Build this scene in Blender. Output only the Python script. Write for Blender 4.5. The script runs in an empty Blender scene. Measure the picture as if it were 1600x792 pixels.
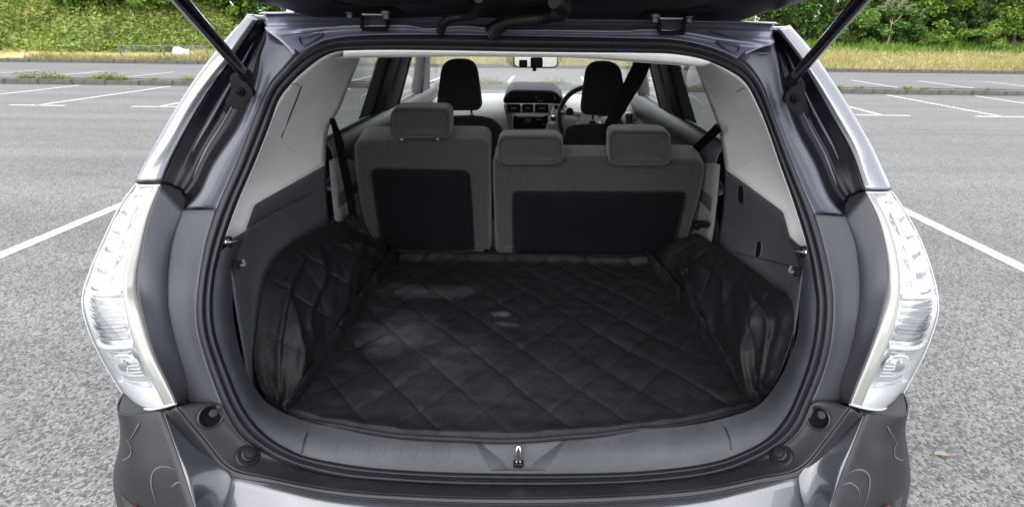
import bpy, bmesh, math, random
import numpy as np
from mathutils import Vector, Matrix, noise
from mathutils.bvhtree import BVHTree

# ------------------------------------------------------------------ camera
F = 800.0; PPX, PPY = 840.0, 396.0           # focal length and principal point (1600 px wide picture)
CAM = np.array([.037, 0.0, 1.47])
_d = np.array([0.0, (50.0 - PPY) / F, 1.0]); _d /= np.linalg.norm(_d)
_h = np.array([1.0, math.tan(math.radians(.72)), 0.0])
_u = np.cross(_d, _h); _u /= np.linalg.norm(_u)
if _u[1] > 0: _u = -_u
_x = np.cross(_d, _u); _x /= np.linalg.norm(_x)
if _x[0] < 0: _x = -_x
RW = np.array([_x, _d, _u])                  # rows: the car's axes in camera coordinates

scene = bpy.context.scene
COL = scene.collection
cam_data = bpy.data.cameras.new('camera')
cam = bpy.data.objects.new('camera', cam_data); COL.objects.link(cam)
cam_data.sensor_width = 36; cam_data.sensor_fit = 'HORIZONTAL'
cam_data.lens = F / 1600 * 36
cam_data.shift_x = (800 - PPX) / 1600
cam_data.clip_start = .02; cam_data.clip_end = 2000
right, down, fwd = RW[:, 0], RW[:, 1], RW[:, 2]
m = Matrix(((right[0], -down[0], -fwd[0], CAM[0]), (right[1], -down[1], -fwd[1], CAM[1]),
            (right[2], -down[2], -fwd[2], CAM[2]), (0, 0, 0, 1)))
cam.matrix_world = m
scene.camera = cam

# ------------------------------------------------------------------ sky, sun, exposure
SUN_DIR = Vector((-.16, -.62, .72)).normalized()
world = bpy.data.worlds.new('World'); scene.world = world
world.use_nodes = True
nt = world.node_tree; nt.nodes.clear()
out = nt.nodes.new('ShaderNodeOutputWorld'); bg = nt.nodes.new('ShaderNodeBackground')
sky = nt.nodes.new('ShaderNodeTexSky'); sky.sky_type = 'NISHITA'; sky.sun_disc = False
sky.sun_elevation = math.asin(SUN_DIR.z); sky.sun_rotation = math.atan2(SUN_DIR.x, SUN_DIR.y)
sky.air_density = 1.0; sky.dust_density = 2.0; sky.ozone_density = 1.0
hs = nt.nodes.new('ShaderNodeHueSaturation'); hs.inputs['Saturation'].default_value = .30
nt.links.new(sky.outputs[0], hs.inputs['Color'])
cl_tc = nt.nodes.new('ShaderNodeTexCoord'); cl_n = nt.nodes.new('ShaderNodeTexNoise'); cl_n.inputs['Scale'].default_value = 2.2; cl_n.inputs['Detail'].default_value = 5
cl_r = nt.nodes.new('ShaderNodeValToRGB'); cl_r.color_ramp.elements[0].position = .3; cl_r.color_ramp.elements[1].position = .7
cl_r.color_ramp.elements[0].color = (4.6, 4.75, 5.0, 1); cl_r.color_ramp.elements[1].color = (6.6, 6.7, 6.9, 1)       # bright, nearly even cloud sheet
cl_m = nt.nodes.new('ShaderNodeMixRGB'); cl_m.inputs[0].default_value = .72
nt.links.new(cl_tc.outputs['Generated'], cl_n.inputs['Vector']); nt.links.new(cl_n.outputs['Fac'], cl_r.inputs['Fac'])
nt.links.new(hs.outputs[0], cl_m.inputs[1]); nt.links.new(cl_r.outputs[0], cl_m.inputs[2]); nt.links.new(cl_m.outputs[0], bg.inputs['Color'])
bg.inputs['Strength'].default_value = .15
nt.links.new(bg.outputs[0], out.inputs['Surface'])
sun_d = bpy.data.lights.new('sun', 'SUN'); sun_d.energy = 1.35; sun_d.angle = math.radians(75); sun_d.color = (1, .96, .9)
sun = bpy.data.objects.new('sun', sun_d); COL.objects.link(sun)
sun.rotation_euler = (-SUN_DIR).to_track_quat('-Z', 'Y').to_euler()
scene.view_settings.view_transform = 'Standard'; scene.view_settings.look = 'None'
scene.view_settings.gamma = 1.0; scene.view_settings.use_curve_mapping = False
scene.view_settings.exposure = 1.82
scene.cycles.max_bounces = 12; scene.cycles.transparent_max_bounces = 16; scene.cycles.diffuse_bounces = 6
scene.cycles.sample_clamp_indirect = 6.0
scene.cycles.use_denoising = True

# ------------------------------------------------------------------ measuring helpers: picture point -> place in the car
def ray(px, py): return RW @ np.array([(px - PPX) / F, (py - PPY) / F, 1.0])
def PY(px, py, y): r = ray(px, py); return CAM + r * ((y - CAM[1]) / r[1])
def PX(px, py, x): r = ray(px, py); return CAM + r * ((x - CAM[0]) / r[0])
def PZ(px, py, z): r = ray(px, py); return CAM + r * ((z - CAM[2]) / r[2])
ZS = [.40, .62, .75, .95, 1.10, 1.25, 1.40, 1.46, 1.52, 1.60]; YS = [.80, .80, .80, .86, .95, 1.08, 1.24, 1.32, 1.40, 1.50]
def G(x, z): return np.interp(z, ZS, YS) + 1.3 * min(.09, max(0, abs(x) - .55) ** 2)   # the plane of the tailgate opening
def S(px, py, off=0, f=G):
    y = 1.0
    for _ in range(60):
        p = PY(px, py, y); y = .5 * y + .5 * (f(p[0], p[2]) + off)
    return PY(px, py, y)
def SS(pts, off=0, f=G): return [S(a, b, off, f) for a, b in pts]
def YY(pts): return [PY(*p) for p in pts]     # triples (px, py, Y)
def XX(pts): return [PX(*p) for p in pts]

def resample(pts, n, closed=False, k=12):
    P = np.array([np.array(p, float) for p in pts])
    if len(P) == 2 and not closed:
        t = np.linspace(0, 1, n)[:, None]; return P[0] * (1 - t) + P[1] * t
    if closed: Q = np.vstack([P[-1], P, P[0], P[1]])
    else: Q = np.vstack([2 * P[0] - P[1], P, 2 * P[-1] - P[-2]])
    dense = []
    segs = len(P) if closed else len(P) - 1
    for i in range(segs):
        p0, p1, p2, p3 = Q[i:i + 4]
        t0 = 0.0; t1 = max(np.linalg.norm(p1 - p0), 1e-6) ** .5; t2 = t1 + max(np.linalg.norm(p2 - p1), 1e-6) ** .5
        t3 = t2 + max(np.linalg.norm(p3 - p2), 1e-6) ** .5
        for j in range(k):
            t = t1 + (t2 - t1) * j / k
            A1 = (t1 - t) / (t1 - t0) * p0 + (t - t0) / (t1 - t0) * p1
            A2 = (t2 - t) / (t2 - t1) * p1 + (t - t1) / (t2 - t1) * p2
            A3 = (t3 - t) / (t3 - t2) * p2 + (t - t2) / (t3 - t2) * p3
            B1 = (t2 - t) / (t2 - t0) * A1 + (t - t0) / (t2 - t0) * A2
            B2 = (t3 - t) / (t3 - t1) * A2 + (t - t1) / (t3 - t1) * A3
            dense.append((t2 - t) / (t2 - t1) * B1 + (t - t1) / (t2 - t1) * B2)
    dense.append(P[0] if closed else P[-1])
    D = np.array(dense); L = np.concatenate([[0], np.cumsum(np.linalg.norm(np.diff(D, axis=0), axis=1))])
    s = np.linspace(0, L[-1], n, endpoint=not closed)
    return np.stack([np.interp(s, L, D[:, i]) for i in range(3)], 1)
def mirror(pts): return [np.array([-p[0], p[1], p[2]]) for p in pts]

# ------------------------------------------------------------------ object helpers
def link(o, parent=None):
    COL.objects.link(o)
    if parent is not None:
        o.parent = parent
        o.matrix_parent_inverse = WM[parent.name].inverted() if parent.name in WM else Matrix()
    return o
WM = {}
def meshobj(name, verts, faces, mat, parent=None, smooth=True, flat_angle=None):
    me = bpy.data.meshes.new(name)
    me.from_pydata([tuple(map(float, v)) for v in verts], [], faces)
    bm = bmesh.new(); bm.from_mesh(me)
    bmesh.ops.recalc_face_normals(bm, faces=bm.faces)
    if flat_angle:
        for e in bm.edges:
            if len(e.link_faces) == 2 and e.calc_face_angle(0) > math.radians(flat_angle): e.smooth = False
    bm.to_mesh(me); bm.free()
    if smooth: me.polygons.foreach_set('use_smooth', [True] * len(me.polygons))
    if mat: me.materials.append(mat)
    o = bpy.data.objects.new(name, me)
    return link(o, parent)
def thing(name, label, cat, loc=(0, 0, 0), group=None):
    o = bpy.data.objects.new(name, None); COL.objects.link(o); o.location = loc
    WM[o.name] = Matrix.Translation(loc)
    tag(o, label, cat, group); return o
def tag(o, label, cat, group=None):
    o['label'] = label; o['category'] = cat
    if group: o['group'] = group
    return o
def struct(o): o['kind'] = 'structure'; return o
def solid(o, t, offset=0.0, bevel=0):
    md = o.modifiers.new('thickness', 'SOLIDIFY'); md.thickness = t; md.offset = offset
    if bevel:
        b = o.modifiers.new('bevel', 'BEVEL'); b.width = bevel; b.segments = 2; b.limit_method = 'ANGLE'
    return o
def grid(name, rows, mat, parent=None, closed=False, smooth=True, flat_angle=None):
    rows = [np.asarray(r) for r in rows]; n = len(rows[0]); R = len(rows)
    v = np.vstack(rows); f = []
    for i in range(R - 1):
        for j in range(n if closed else n - 1):
            j2 = (j + 1) % n
            f.append((i * n + j, i * n + j2, (i + 1) * n + j2, (i + 1) * n + j))
    return meshobj(name, v, f, mat, parent, smooth, flat_angle)
def loft(name, curves, n, mat, parent=None, sub=1, closed=False, smooth=True, thick=0, offset=0, curved=True, flat_angle=None):
    rows = [resample(c, n, closed) for c in curves]
    if sub > 1:
        A = np.array(rows)
        if curved and len(rows) > 2:
            cols = [resample(A[:, j], (len(rows) - 1) * sub + 1) for j in range(n)]
            rows = list(np.array(cols).transpose(1, 0, 2))
        else:
            rr = []
            for i in range(len(rows) - 1):
                for k in range(sub): rr.append(rows[i] + (rows[i + 1] - rows[i]) * k / sub)
            rr.append(rows[-1]); rows = rr
    o = grid(name, rows, mat, parent, closed, smooth, flat_angle)
    if thick: solid(o, thick, offset)
    return o
def frames(P):
    T = np.gradient(P, axis=0); T /= np.linalg.norm(T, axis=1)[:, None] + 1e-12
    up = np.array([0, 0, 1.0]) if abs(T[0][2]) < .9 else np.array([1.0, 0, 0])
    N = []; nrm = np.cross(T[0], up); nrm /= np.linalg.norm(nrm)
    for t in T:
        nrm = nrm - t * np.dot(nrm, t); nrm /= np.linalg.norm(nrm); N.append(nrm.copy())
    N = np.array(N); return T, N, np.cross(T, N)
def tube(name, path, r, mat, parent=None, n=None, seg=10, cap=True, ripple=0, flat=1.0, smooth=True):
    P = resample(path, n or max(8, len(path) * 6)); T, N, B = frames(P)
    v = []; f = []
    rr = r if np.ndim(r) else [r] * len(P)
    if len(rr) != len(P): rr = np.interp(np.linspace(0, 1, len(P)), np.linspace(0, 1, len(rr)), rr)
    for i, p in enumerate(P):
        q = rr[i] * (1 + (ripple if i % 2 else 0))
        for k in range(seg):
            a = 2 * math.pi * k / seg
            v.append(p + N[i] * math.cos(a) * q + B[i] * math.sin(a) * q * flat)
    for i in range(len(P) - 1):
        for k in range(seg):
            f.append((i * seg + k, i * seg + (k + 1) % seg, (i + 1) * seg + (k + 1) % seg, (i + 1) * seg + k))
    if cap: f.append(tuple(range(seg))); f.append(tuple((len(P) - 1) * seg + k for k in range(seg)))
    return meshobj(name, v, f, mat, parent, smooth, 50)
def ribbon(name, path, normal, w, t, mat, parent=None, n=24):
    """flat strap: width w across the path, thickness t along normal"""
    P = resample(path, n); T = np.gradient(P, axis=0); T /= np.linalg.norm(T, axis=1)[:, None]
    nr = np.array(normal, float); nr /= np.linalg.norm(nr)
    W = np.cross(T, nr); W /= np.linalg.norm(W, axis=1)[:, None]
    ww = w if np.ndim(w) else [w] * n
    ww = np.interp(np.linspace(0, 1, n), np.linspace(0, 1, len(ww)), ww)[:, None]
    rows = [P - W * ww / 2 - nr * t / 2, P + W * ww / 2 - nr * t / 2, P + W * ww / 2 + nr * t / 2, P - W * ww / 2 + nr * t / 2]
    A = np.array(rows).transpose(1, 0, 2)
    return grid(name, list(A), mat, parent, closed=True, smooth=False)
def box(name, c, s, mat, parent=None, bev=.004, rot=None, seg=2):
    bm = bmesh.new(); bmesh.ops.create_cube(bm, size=1)
    for v in bm.verts: v.co = Vector((v.co.x * s[0], v.co.y * s[1], v.co.z * s[2]))
    if bev: bmesh.ops.bevel(bm, geom=bm.edges[:], offset=bev, segments=seg, affect='EDGES')
    M = Matrix.Translation(Vector([float(q) for q in c])) @ (rot.to_4x4() if rot else Matrix())
    bm.transform(M)
    me = bpy.data.meshes.new(name); bm.to_mesh(me); bm.free()
    me.polygons.foreach_set('use_smooth', [True] * len(me.polygons)); me.set_sharp_from_angle(angle=math.radians(40))
    me.materials.append(mat)
    return link(bpy.data.objects.new(name, me), parent)
def lathe(name, prof, c, axis, mat, parent=None, seg=24, mat2=None):
    """prof: (radius, height along axis)"""
    ax = Vector([float(q) for q in axis]).normalized(); q = Vector((0, 0, 1)).rotation_difference(ax)
    v = []; f = []
    for r, h in prof:
        for k in range(seg):
            a = 2 * math.pi * k / seg
            v.append(np.array(c, float) + np.array(q @ Vector((r * math.cos(a), r * math.sin(a), h))))
    for i in range(len(prof) - 1):
        for k in range(seg): f.append((i * seg + k, i * seg + (k + 1) % seg, (i + 1) * seg + (k + 1) % seg, (i + 1) * seg + k))
    f.append(tuple(range(seg))); f.append(tuple((len(prof) - 1) * seg + k for k in range(seg)))
    return meshobj(name, v, f, mat, parent, True, 35)
def round_poly(pts, r, k=6):
    """pts 2D, r one radius or one each"""
    out_ = []; n = len(pts); P = [np.array(p, float) for p in pts]
    for i in range(n):
        a, b, c = P[i - 1], P[i], P[(i + 1) % n]; rr = r[i] if np.ndim(r) else r
        d1 = (a - b); l1 = np.linalg.norm(d1); d1 /= l1; d2 = (c - b); l2 = np.linalg.norm(d2); d2 /= l2
        t = min(rr, l1 * .48, l2 * .48)
        for j in range(k + 1):
            s = j / k; out_.append((1 - s) ** 2 * (b + d1 * t) + 2 * s * (1 - s) * b + s * s * (b + d2 * t))
    return out_
def pillow(name, outline, depth, r, mat, parent=None, dome=.0, push=(0, 1, 0), rings=5, domerings=4, wob=0):
    """outline: 3D ring facing the camera; extruded along push with rounded rims, front domed"""
    P = np.array(outline); c = P.mean(0); pv = np.array(push, float); pv /= np.linalg.norm(pv); n = len(P)
    T = np.roll(P, -1, 0) - np.roll(P, 1, 0); T /= np.linalg.norm(T, axis=1)[:, None] + 1e-9
    nr = np.cross(T, pv); nr /= np.linalg.norm(nr, axis=1)[:, None] + 1e-9
    sgn = np.sign(np.mean(np.einsum('ij,ij->i', c - P, nr))); nr *= sgn
    rows = []
    inn = P + nr * r
    for k in range(domerings, 0, -1):
        s = k / (domerings + 1.0)
        q = inn + (c - inn) * s
        rows.append(q - pv * dome * (1 - (1 - s) ** 2))
    for k in range(rings + 1):
        a = math.pi / 2 * k / rings
        rows.append(P + nr * r * (1 - math.sin(a)) + pv * r * (1 - math.cos(a)))
    for k in range(rings + 1):
        a = math.pi / 2 * k / rings
        rows.append(P + nr * r * (1 - math.cos(a)) + pv * (depth - r * (1 - math.sin(a))))
    for k in range(1, 3): rows.append(rows[-1] + (c + pv * depth - rows[-1]) * .4)
    if wob:
        rows = [np.array([p + np.array(noise.noise_vector(Vector(p * 9))) * wob for p in r_]) for r_ in rows]
    v = list(np.vstack(rows)); f = []
    for i in range(len(rows) - 1):
        for j in range(n): f.append((i * n + j, i * n + (j + 1) % n, (i + 1) * n + (j + 1) % n, (i + 1) * n + j))
    v.append(rows[0].mean(0)); v.append(rows[-1].mean(0)); a, b = len(v) - 2, len(v) - 1
    for j in range(n):
        f.append((a, (j + 1) % n, j)); f.append((b, (len(rows) - 1) * n + j, (len(rows) - 1) * n + (j + 1) % n))
    return meshobj(name, v, f, mat, parent, True)
def bvh(*objs):
    dg = bpy.context.evaluated_depsgraph_get(); res = []
    V, Fc = [], []
    for o in objs:
        me = o.data; b = len(V); V += [Vector(v.co) for v in me.vertices]; Fc += [tuple(b + i for i in p.vertices) for p in me.polygons]
    return BVHTree.FromPolygons(V, Fc)
def hit(tree, px, py, lift=.002):
    d = Vector(ray(px, py)).normalized(); o = Vector(CAM)
    loc, nor, i, dist = tree.ray_cast(o, d)
    if loc is None: loc, nor, i, dist = tree.find_nearest(Vector(S(px, py)))
    if nor.dot(d) > 0: nor = -nor
    return np.array(loc + nor * (lift + (.0016 if lift >= 0 else 0))), np.array(nor)

# ------------------------------------------------------------------ materials
MATS = {}
def mat(name, col, rough=.5, metal=0, coat=0, var=.0, vscale=6, bump=0, bscale=300, spec=.5, col2=None, v2=None, dust=0, sheen=0, coat_rough=.04, detail=4):
    if name in MATS: return MATS[name]
    M = bpy.data.materials.new(name); M.use_nodes = True; N = M.node_tree.nodes; Lk = M.node_tree.links
    b = N['Principled BSDF']
    b.inputs['Base Color'].default_value = (*col, 1); b.inputs['Roughness'].default_value = rough; b.inputs['Metallic'].default_value = metal
    b.inputs['Coat Weight'].default_value = coat; b.inputs['Coat Roughness'].default_value = coat_rough; b.inputs['Specular IOR Level'].default_value = spec
    b.inputs['Sheen Weight'].default_value = sheen
    tc = N.new('ShaderNodeTexCoord')
    def nz(sc, det=4, ro=.55):
        t = N.new('ShaderNodeTexNoise'); t.inputs['Scale'].default_value = sc; t.inputs['Detail'].default_value = det; t.inputs['Roughness'].default_value = ro
        Lk.new(tc.outputs['Object'], t.inputs['Vector']); return t
    src = None
    if var or col2:
        t = nz(vscale, detail); rp = N.new('ShaderNodeValToRGB'); rp.color_ramp.elements[0].position = .3; rp.color_ramp.elements[1].position = .7
        c2 = col2 or tuple(min(1, c * (1 + var)) for c in col); c1 = col if col2 else tuple(c * (1 - var) for c in col)
        rp.color_ramp.elements[0].color = (*c1, 1); rp.color_ramp.elements[1].color = (*c2, 1)
        Lk.new(t.outputs['Fac'], rp.inputs['Fac']); src = rp.outputs['Color']
    if dust:
        t = nz(420, 2); t2 = nz(7, 5, .6)
        mr = N.new('ShaderNodeMapRange'); mr.inputs[1].default_value = .66; mr.inputs[2].default_value = .74; Lk.new(t.outputs['Fac'], mr.inputs[0])
        mr2 = N.new('ShaderNodeMapRange'); mr2.inputs[1].default_value = .42; mr2.inputs[2].default_value = .75; Lk.new(t2.outputs['Fac'], mr2.inputs[0])
        ad = N.new('ShaderNodeMath'); ad.operation = 'ADD'; ad.use_clamp = True
        ml = N.new('ShaderNodeMath'); ml.operation = 'MULTIPLY'; Lk.new(mr.outputs[0], ml.inputs[0]); Lk.new(mr2.outputs[0], ml.inputs[1])
        ml2 = N.new('ShaderNodeMath'); ml2.operation = 'MULTIPLY'; ml2.inputs[1].default_value = .35; Lk.new(mr2.outputs[0], ml2.inputs[0])
        Lk.new(ml.outputs[0], ad.inputs[0]); Lk.new(ml2.outputs[0], ad.inputs[1])
        sc = N.new('ShaderNodeMath'); sc.operation = 'MULTIPLY'; sc.inputs[1].default_value = dust; Lk.new(ad.outputs[0], sc.inputs[0])
        mx = N.new('ShaderNodeMixRGB'); mx.inputs['Color2'].default_value = (.28, .28, .30, 1); Lk.new(sc.outputs[0], mx.inputs['Fac'])
        if src: Lk.new(src, mx.inputs['Color1'])
        else: mx.inputs['Color1'].default_value = (*col, 1)
        src = mx.outputs[0]
        rm = N.new('ShaderNodeMath'); rm.operation = 'ADD'; rm.use_clamp = True; rm.inputs[1].default_value = rough
        sc2 = N.new('ShaderNodeMath'); sc2.operation = 'MULTIPLY'; sc2.inputs[1].default_value = .5; Lk.new(sc.outputs[0], sc2.inputs[0]); Lk.new(sc2.outputs[0], rm.inputs[0]); Lk.new(rm.outputs[0], b.inputs['Roughness'])
    if src: Lk.new(src, b.inputs['Base Color'])
    if bump:
        t = nz(bscale, 3, .6); bp = N.new('ShaderNodeBump'); bp.inputs['Strength'].default_value = bump; bp.inputs['Distance'].default_value = .002
        Lk.new(t.outputs['Fac'], bp.inputs['Height']); Lk.new(bp.outputs[0], b.inputs['Normal'])
    MATS[name] = M; return M
def glass_mat(name, tint, f0=.04, rough=.0, gain=1.0):
    M = bpy.data.materials.new(name); M.use_nodes = True; N = M.node_tree.nodes; Lk = M.node_tree.links; N.clear()
    o = N.new('ShaderNodeOutputMaterial'); t = N.new('ShaderNodeBsdfTransparent'); t.inputs[0].default_value = (*tint, 1)
    g = N.new('ShaderNodeBsdfGlossy'); g.inputs['Roughness'].default_value = rough; lw = N.new('ShaderNodeLayerWeight'); lw.inputs[0].default_value = .5
    pw = N.new('ShaderNodeMath'); pw.operation = 'POWER'; pw.inputs[1].default_value = 5; Lk.new(lw.outputs['Facing'], pw.inputs[0])
    ma = N.new('ShaderNodeMath'); ma.operation = 'MULTIPLY_ADD'; ma.inputs[1].default_value = gain * (1 - f0); ma.inputs[2].default_value = f0; Lk.new(pw.outputs[0], ma.inputs[0])
    mx = N.new('ShaderNodeMixShader'); Lk.new(ma.outputs[0], mx.inputs[0]); Lk.new(t.outputs[0], mx.inputs[1]); Lk.new(g.outputs[0], mx.inputs[2]); Lk.new(mx.outputs[0], o.inputs[0])
    return M
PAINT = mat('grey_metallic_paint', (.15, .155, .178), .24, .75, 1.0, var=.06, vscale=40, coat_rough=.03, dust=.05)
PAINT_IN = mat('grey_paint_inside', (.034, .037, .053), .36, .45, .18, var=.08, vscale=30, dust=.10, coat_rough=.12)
PAINT_HD = mat('grey_paint_lightened', (.15, .158, .215), .40, .45, .4, var=.08, vscale=30, dust=.06, coat_rough=.1)  # inside paint again, lightened to offset the raised gate's shade on the header
PANEL = mat('grey_satin_panel', (.040, .042, .051), .5, .15, .0, var=.06, vscale=10, dust=.05, spec=.3)
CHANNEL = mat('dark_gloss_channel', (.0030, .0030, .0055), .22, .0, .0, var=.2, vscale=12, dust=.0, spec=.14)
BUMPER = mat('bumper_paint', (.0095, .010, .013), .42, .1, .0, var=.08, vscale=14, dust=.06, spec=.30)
SUPPORT = mat('dark_bumper_support', (.012, .0125, .016), .45, .0, .0, var=.1, vscale=18, dust=.10, bump=.05, bscale=500, spec=.3)
RUBBER = mat('black_rubber', (.010, .0105, .015), .5, 0, 0, var=.15, vscale=30, dust=.04, bump=.15, bscale=700, spec=.28)
BLACK = mat('black_plastic', (.007, .007, .009), .45, 0, 0, var=.15, vscale=20, dust=.02, bump=.1, bscale=600, spec=.22)
GATE = mat('tailgate_lining', (.006, .006, .0075), .4, 0, 0, var=.2, vscale=10, dust=.03, spec=.25)
GLOSSBLACK = mat('gloss_black', (.006, .006, .008), .12, 0, .5)
BRACKET = mat('bracket_steel', (.004, .004, .0055), .55, .0, 0, var=.2, vscale=30, spec=.07)
SILL = mat('grey_sill_plastic', (.032, .034, .043), .55, 0, 0, var=.08, vscale=14, dust=.12, bump=.25, bscale=900, spec=.25)
CHAR = mat('charcoal_side_plastic', (.064, .069, .078), .55, 0, 0, var=.08, vscale=10, dust=.06, bump=.3, bscale=800)
LIGHTTRIM = mat('light_grey_trim', (.70, .695, .69), .62, 0, 0, var=.03, vscale=8, bump=.15, bscale=700)
HEADLINER = mat('headliner', (.72, .70, .66), .9, 0, 0, var=.04, vscale=60, bump=.3, bscale=900)
CARPET = mat('grey_carpet', (.16, .16, .165), .95, 0, 0, var=.25, vscale=300, bump=.6, bscale=700)
FABRIC = mat('charcoal_seat_fabric', (.0170, .0165, .0205), .9, 0, 0, var=.55, vscale=170, detail=8, bump=.6, bscale=900, sheen=.25, dust=.05)
FABRIC2 = mat('black_seat_fabric', (.006, .006, .0068), .92, 0, 0, var=.3, vscale=200, bump=.4, bscale=900, sheen=.03)
SEATPANEL = mat('seat_back_panel', (.0026, .0029, .0045), .7, 0, 0, var=.12, vscale=8, dust=.015, spec=.12, bump=.3, bscale=900)
BELT = mat('black_webbing', (.0022, .0022, .0028), .8, 0, 0, var=.2, vscale=500, bump=.4, bscale=900, spec=.08)
DASH = mat('dash_grey', (.36, .36, .365), .55, 0, 0, var=.05, vscale=30, bump=.2, bscale=800)
SILVER = mat('silver_trim', (.50, .50, .50), .33, .8, 0)
CHROME = mat('chrome', (.75, .75, .75), .12, 1, 0)
REFL = mat('lamp_reflector', (.62, .64, .68), .30, .75, 0, var=.05, vscale=20)
LAMPWHITE = mat('lamp_white', (.36, .37, .39), .3, .0, .5, var=.05, vscale=18)
RIBM = mat('lamp_rib_grey', (.16, .165, .18), .25, .7)
CREAM = mat('cream_lens_edge', (.16, .165, .155), .22, 0, .6, var=.08, vscale=12)
REDLENS = mat('red_reflector', (.07, .003, .004), .12, 0, .8)
SCREEN = mat('screen', (.008, .009, .012), .15)
GLASS = glass_mat('clear_glass', (.90, .93, .92), .05)
TINT = glass_mat('tinted_glass', (.42, .44, .43), .05)
LENS = glass_mat('clear_lens', (.96, .97, .97), .06, .02)
SCUFF = mat('scuff_mark', (.045, .046, .052), .6)

# ------------------------------------------------------------------ ground and car park
def asphalt():
    M = bpy.data.materials.new('worn_asphalt'); M.use_nodes = True; N = M.node_tree.nodes; Lk = M.node_tree.links; b = N['Principled BSDF']
    tc = N.new('ShaderNodeTexCoord')
    def nz(s, d=4, r=.6):
        t = N.new('ShaderNodeTexNoise'); t.inputs['Scale'].default_value = s; t.inputs['Detail'].default_value = d; t.inputs['Roughness'].default_value = r
        Lk.new(tc.outputs['Object'], t.inputs['Vector']); return t
    vo = N.new('ShaderNodeTexVoronoi'); vo.inputs['Scale'].default_value = 95; Lk.new(tc.outputs['Object'], vo.inputs['Vector'])
    r1 = N.new('ShaderNodeValToRGB'); r1.color_ramp.elements[0].position = .0; r1.color_ramp.elements[1].position = 1.0
    r1.color_ramp.elements[0].color = (.034, .034, .035, 1); r1.color_ramp.elements[1].color = (.150, .149, .149, 1)
    sp = N.new('ShaderNodeSeparateColor'); Lk.new(vo.outputs['Color'], sp.inputs[0]); Lk.new(sp.outputs[0], r1.inputs['Fac'])
    n1 = nz(.35, 6, .65); n2 = nz(130, 3, .7)
    mp = N.new('ShaderNodeMapping'); mp.inputs['Scale'].default_value = (.10, 1.6, 1); Lk.new(tc.outputs['Object'], mp.inputs['Vector'])
    n3 = N.new('ShaderNodeTexNoise'); n3.inputs['Scale'].default_value = .9; n3.inputs['Detail'].default_value = 5; Lk.new(mp.outputs[0], n3.inputs['Vector'])
    def mr(sock, a, bb, c, d):
        q = N.new('ShaderNodeMapRange'); q.inputs[1].default_value = a; q.inputs[2].default_value = bb; q.inputs[3].default_value = c; q.inputs[4].default_value = d; Lk.new(sock, q.inputs[0]); return q.outputs[0]
    def mul(a, bb):
        q = N.new('ShaderNodeMixRGB'); q.blend_type = 'MULTIPLY'; q.inputs[0].default_value = 1; Lk.new(a, q.inputs[1]); Lk.new(bb, q.inputs[2]); return q.outputs[0]
    c = mul(r1.outputs[0], mr(n1.outputs['Fac'], .3, .7, .92, 1.10)); c = mul(c, mr(n3.outputs['Fac'], .35, .65, .86, 1.12)); c = mul(c, mr(n2.outputs['Fac'], .3, .7, .75, 1.3))
    n5 = nz(1.1, 6, .7); c = mul(c, mr(n5.outputs['Fac'], .60, .72, 1.0, .80)); n6 = nz(6, 5, .7); c = mul(c, mr(n6.outputs['Fac'], .3, .7, .90, 1.10))
    # a long tar seam between two strips of surfacing
    sx = N.new('ShaderNodeSeparateXYZ'); Lk.new(tc.outputs['Object'], sx.inputs[0])
    n4 = nz(2.5, 4); ad = N.new('ShaderNodeMath'); ad.operation = 'MULTIPLY_ADD'; ad.inputs[1].default_value = .12; Lk.new(n4.outputs['Fac'], ad.inputs[0]); Lk.new(sx.outputs[1], ad.inputs[2])
    sb = N.new('ShaderNodeMath'); sb.operation = 'SUBTRACT'; sb.inputs[1].default_value = 9.0; Lk.new(ad.outputs[0], sb.inputs[0])
    ab = N.new('ShaderNodeMath'); ab.operation = 'ABSOLUTE'; Lk.new(sb.outputs[0], ab.inputs[0])
    c = mul(c, mr(ab.outputs[0], .015, .06, .72, 1.0))
    Lk.new(c, b.inputs['Base Color']); b.inputs['Roughness'].default_value = .85
    bp = N.new('ShaderNodeBump'); bp.inputs['Strength'].default_value = .6; bp.inputs['Distance'].default_value = .004
    Lk.new(vo.outputs['Distance'], bp.inputs['Height']); bp.invert = True; Lk.new(bp.outputs[0], b.inputs['Normal'])
    return M
ASPH = asphalt()
g = [(-400, -60, 0), (400, -60, 0), (400, 600, 0), (-400, 600, 0)]
EARTH = mat('earth', (.10, .11, .05), .95, var=.3, vscale=.6)
o = struct(meshobj('ground', [(x, y, -.03) for x, y, z in g], [(0, 1, 2, 3)], EARTH, smooth=False))
o = struct(meshobj('car_park_surface', [(-70, -30, 0), (60, -30, 0), (60, 23.75, 0), (-70, 23.75, 0)], [(0, 1, 2, 3)], ASPH, smooth=False))
LINE = mat('worn_white_paint', (.24, .24, .24), .7, var=.0, col2=(.56, .56, .56), vscale=26, bump=.3, bscale=120)
def line(a, b, w=.10, name='bay_line'):
    a = np.array(a, float); b = np.array(b, float); d = b - a; d /= np.linalg.norm(d); n = np.array([-d[1], d[0]]) * w / 2
    K = 14; v = []
    for i in range(K):
        p = a + (b - a) * i / (K - 1)
        for s in (-1, 1):
            e = n * s * (1 + .10 * noise.noise(Vector((p[0] * 7, p[1] * 7, s))))
            v.append((p[0] + e[0], p[1] + e[1], .004))
    f = [(2 * i, 2 * i + 1, 2 * i + 3, 2 * i + 2) for i in range(K - 1)]
    return struct(meshobj(name, v, f, LINE, smooth=False))
def gz(px, py): return PZ(px, py, 0)[:2]
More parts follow.
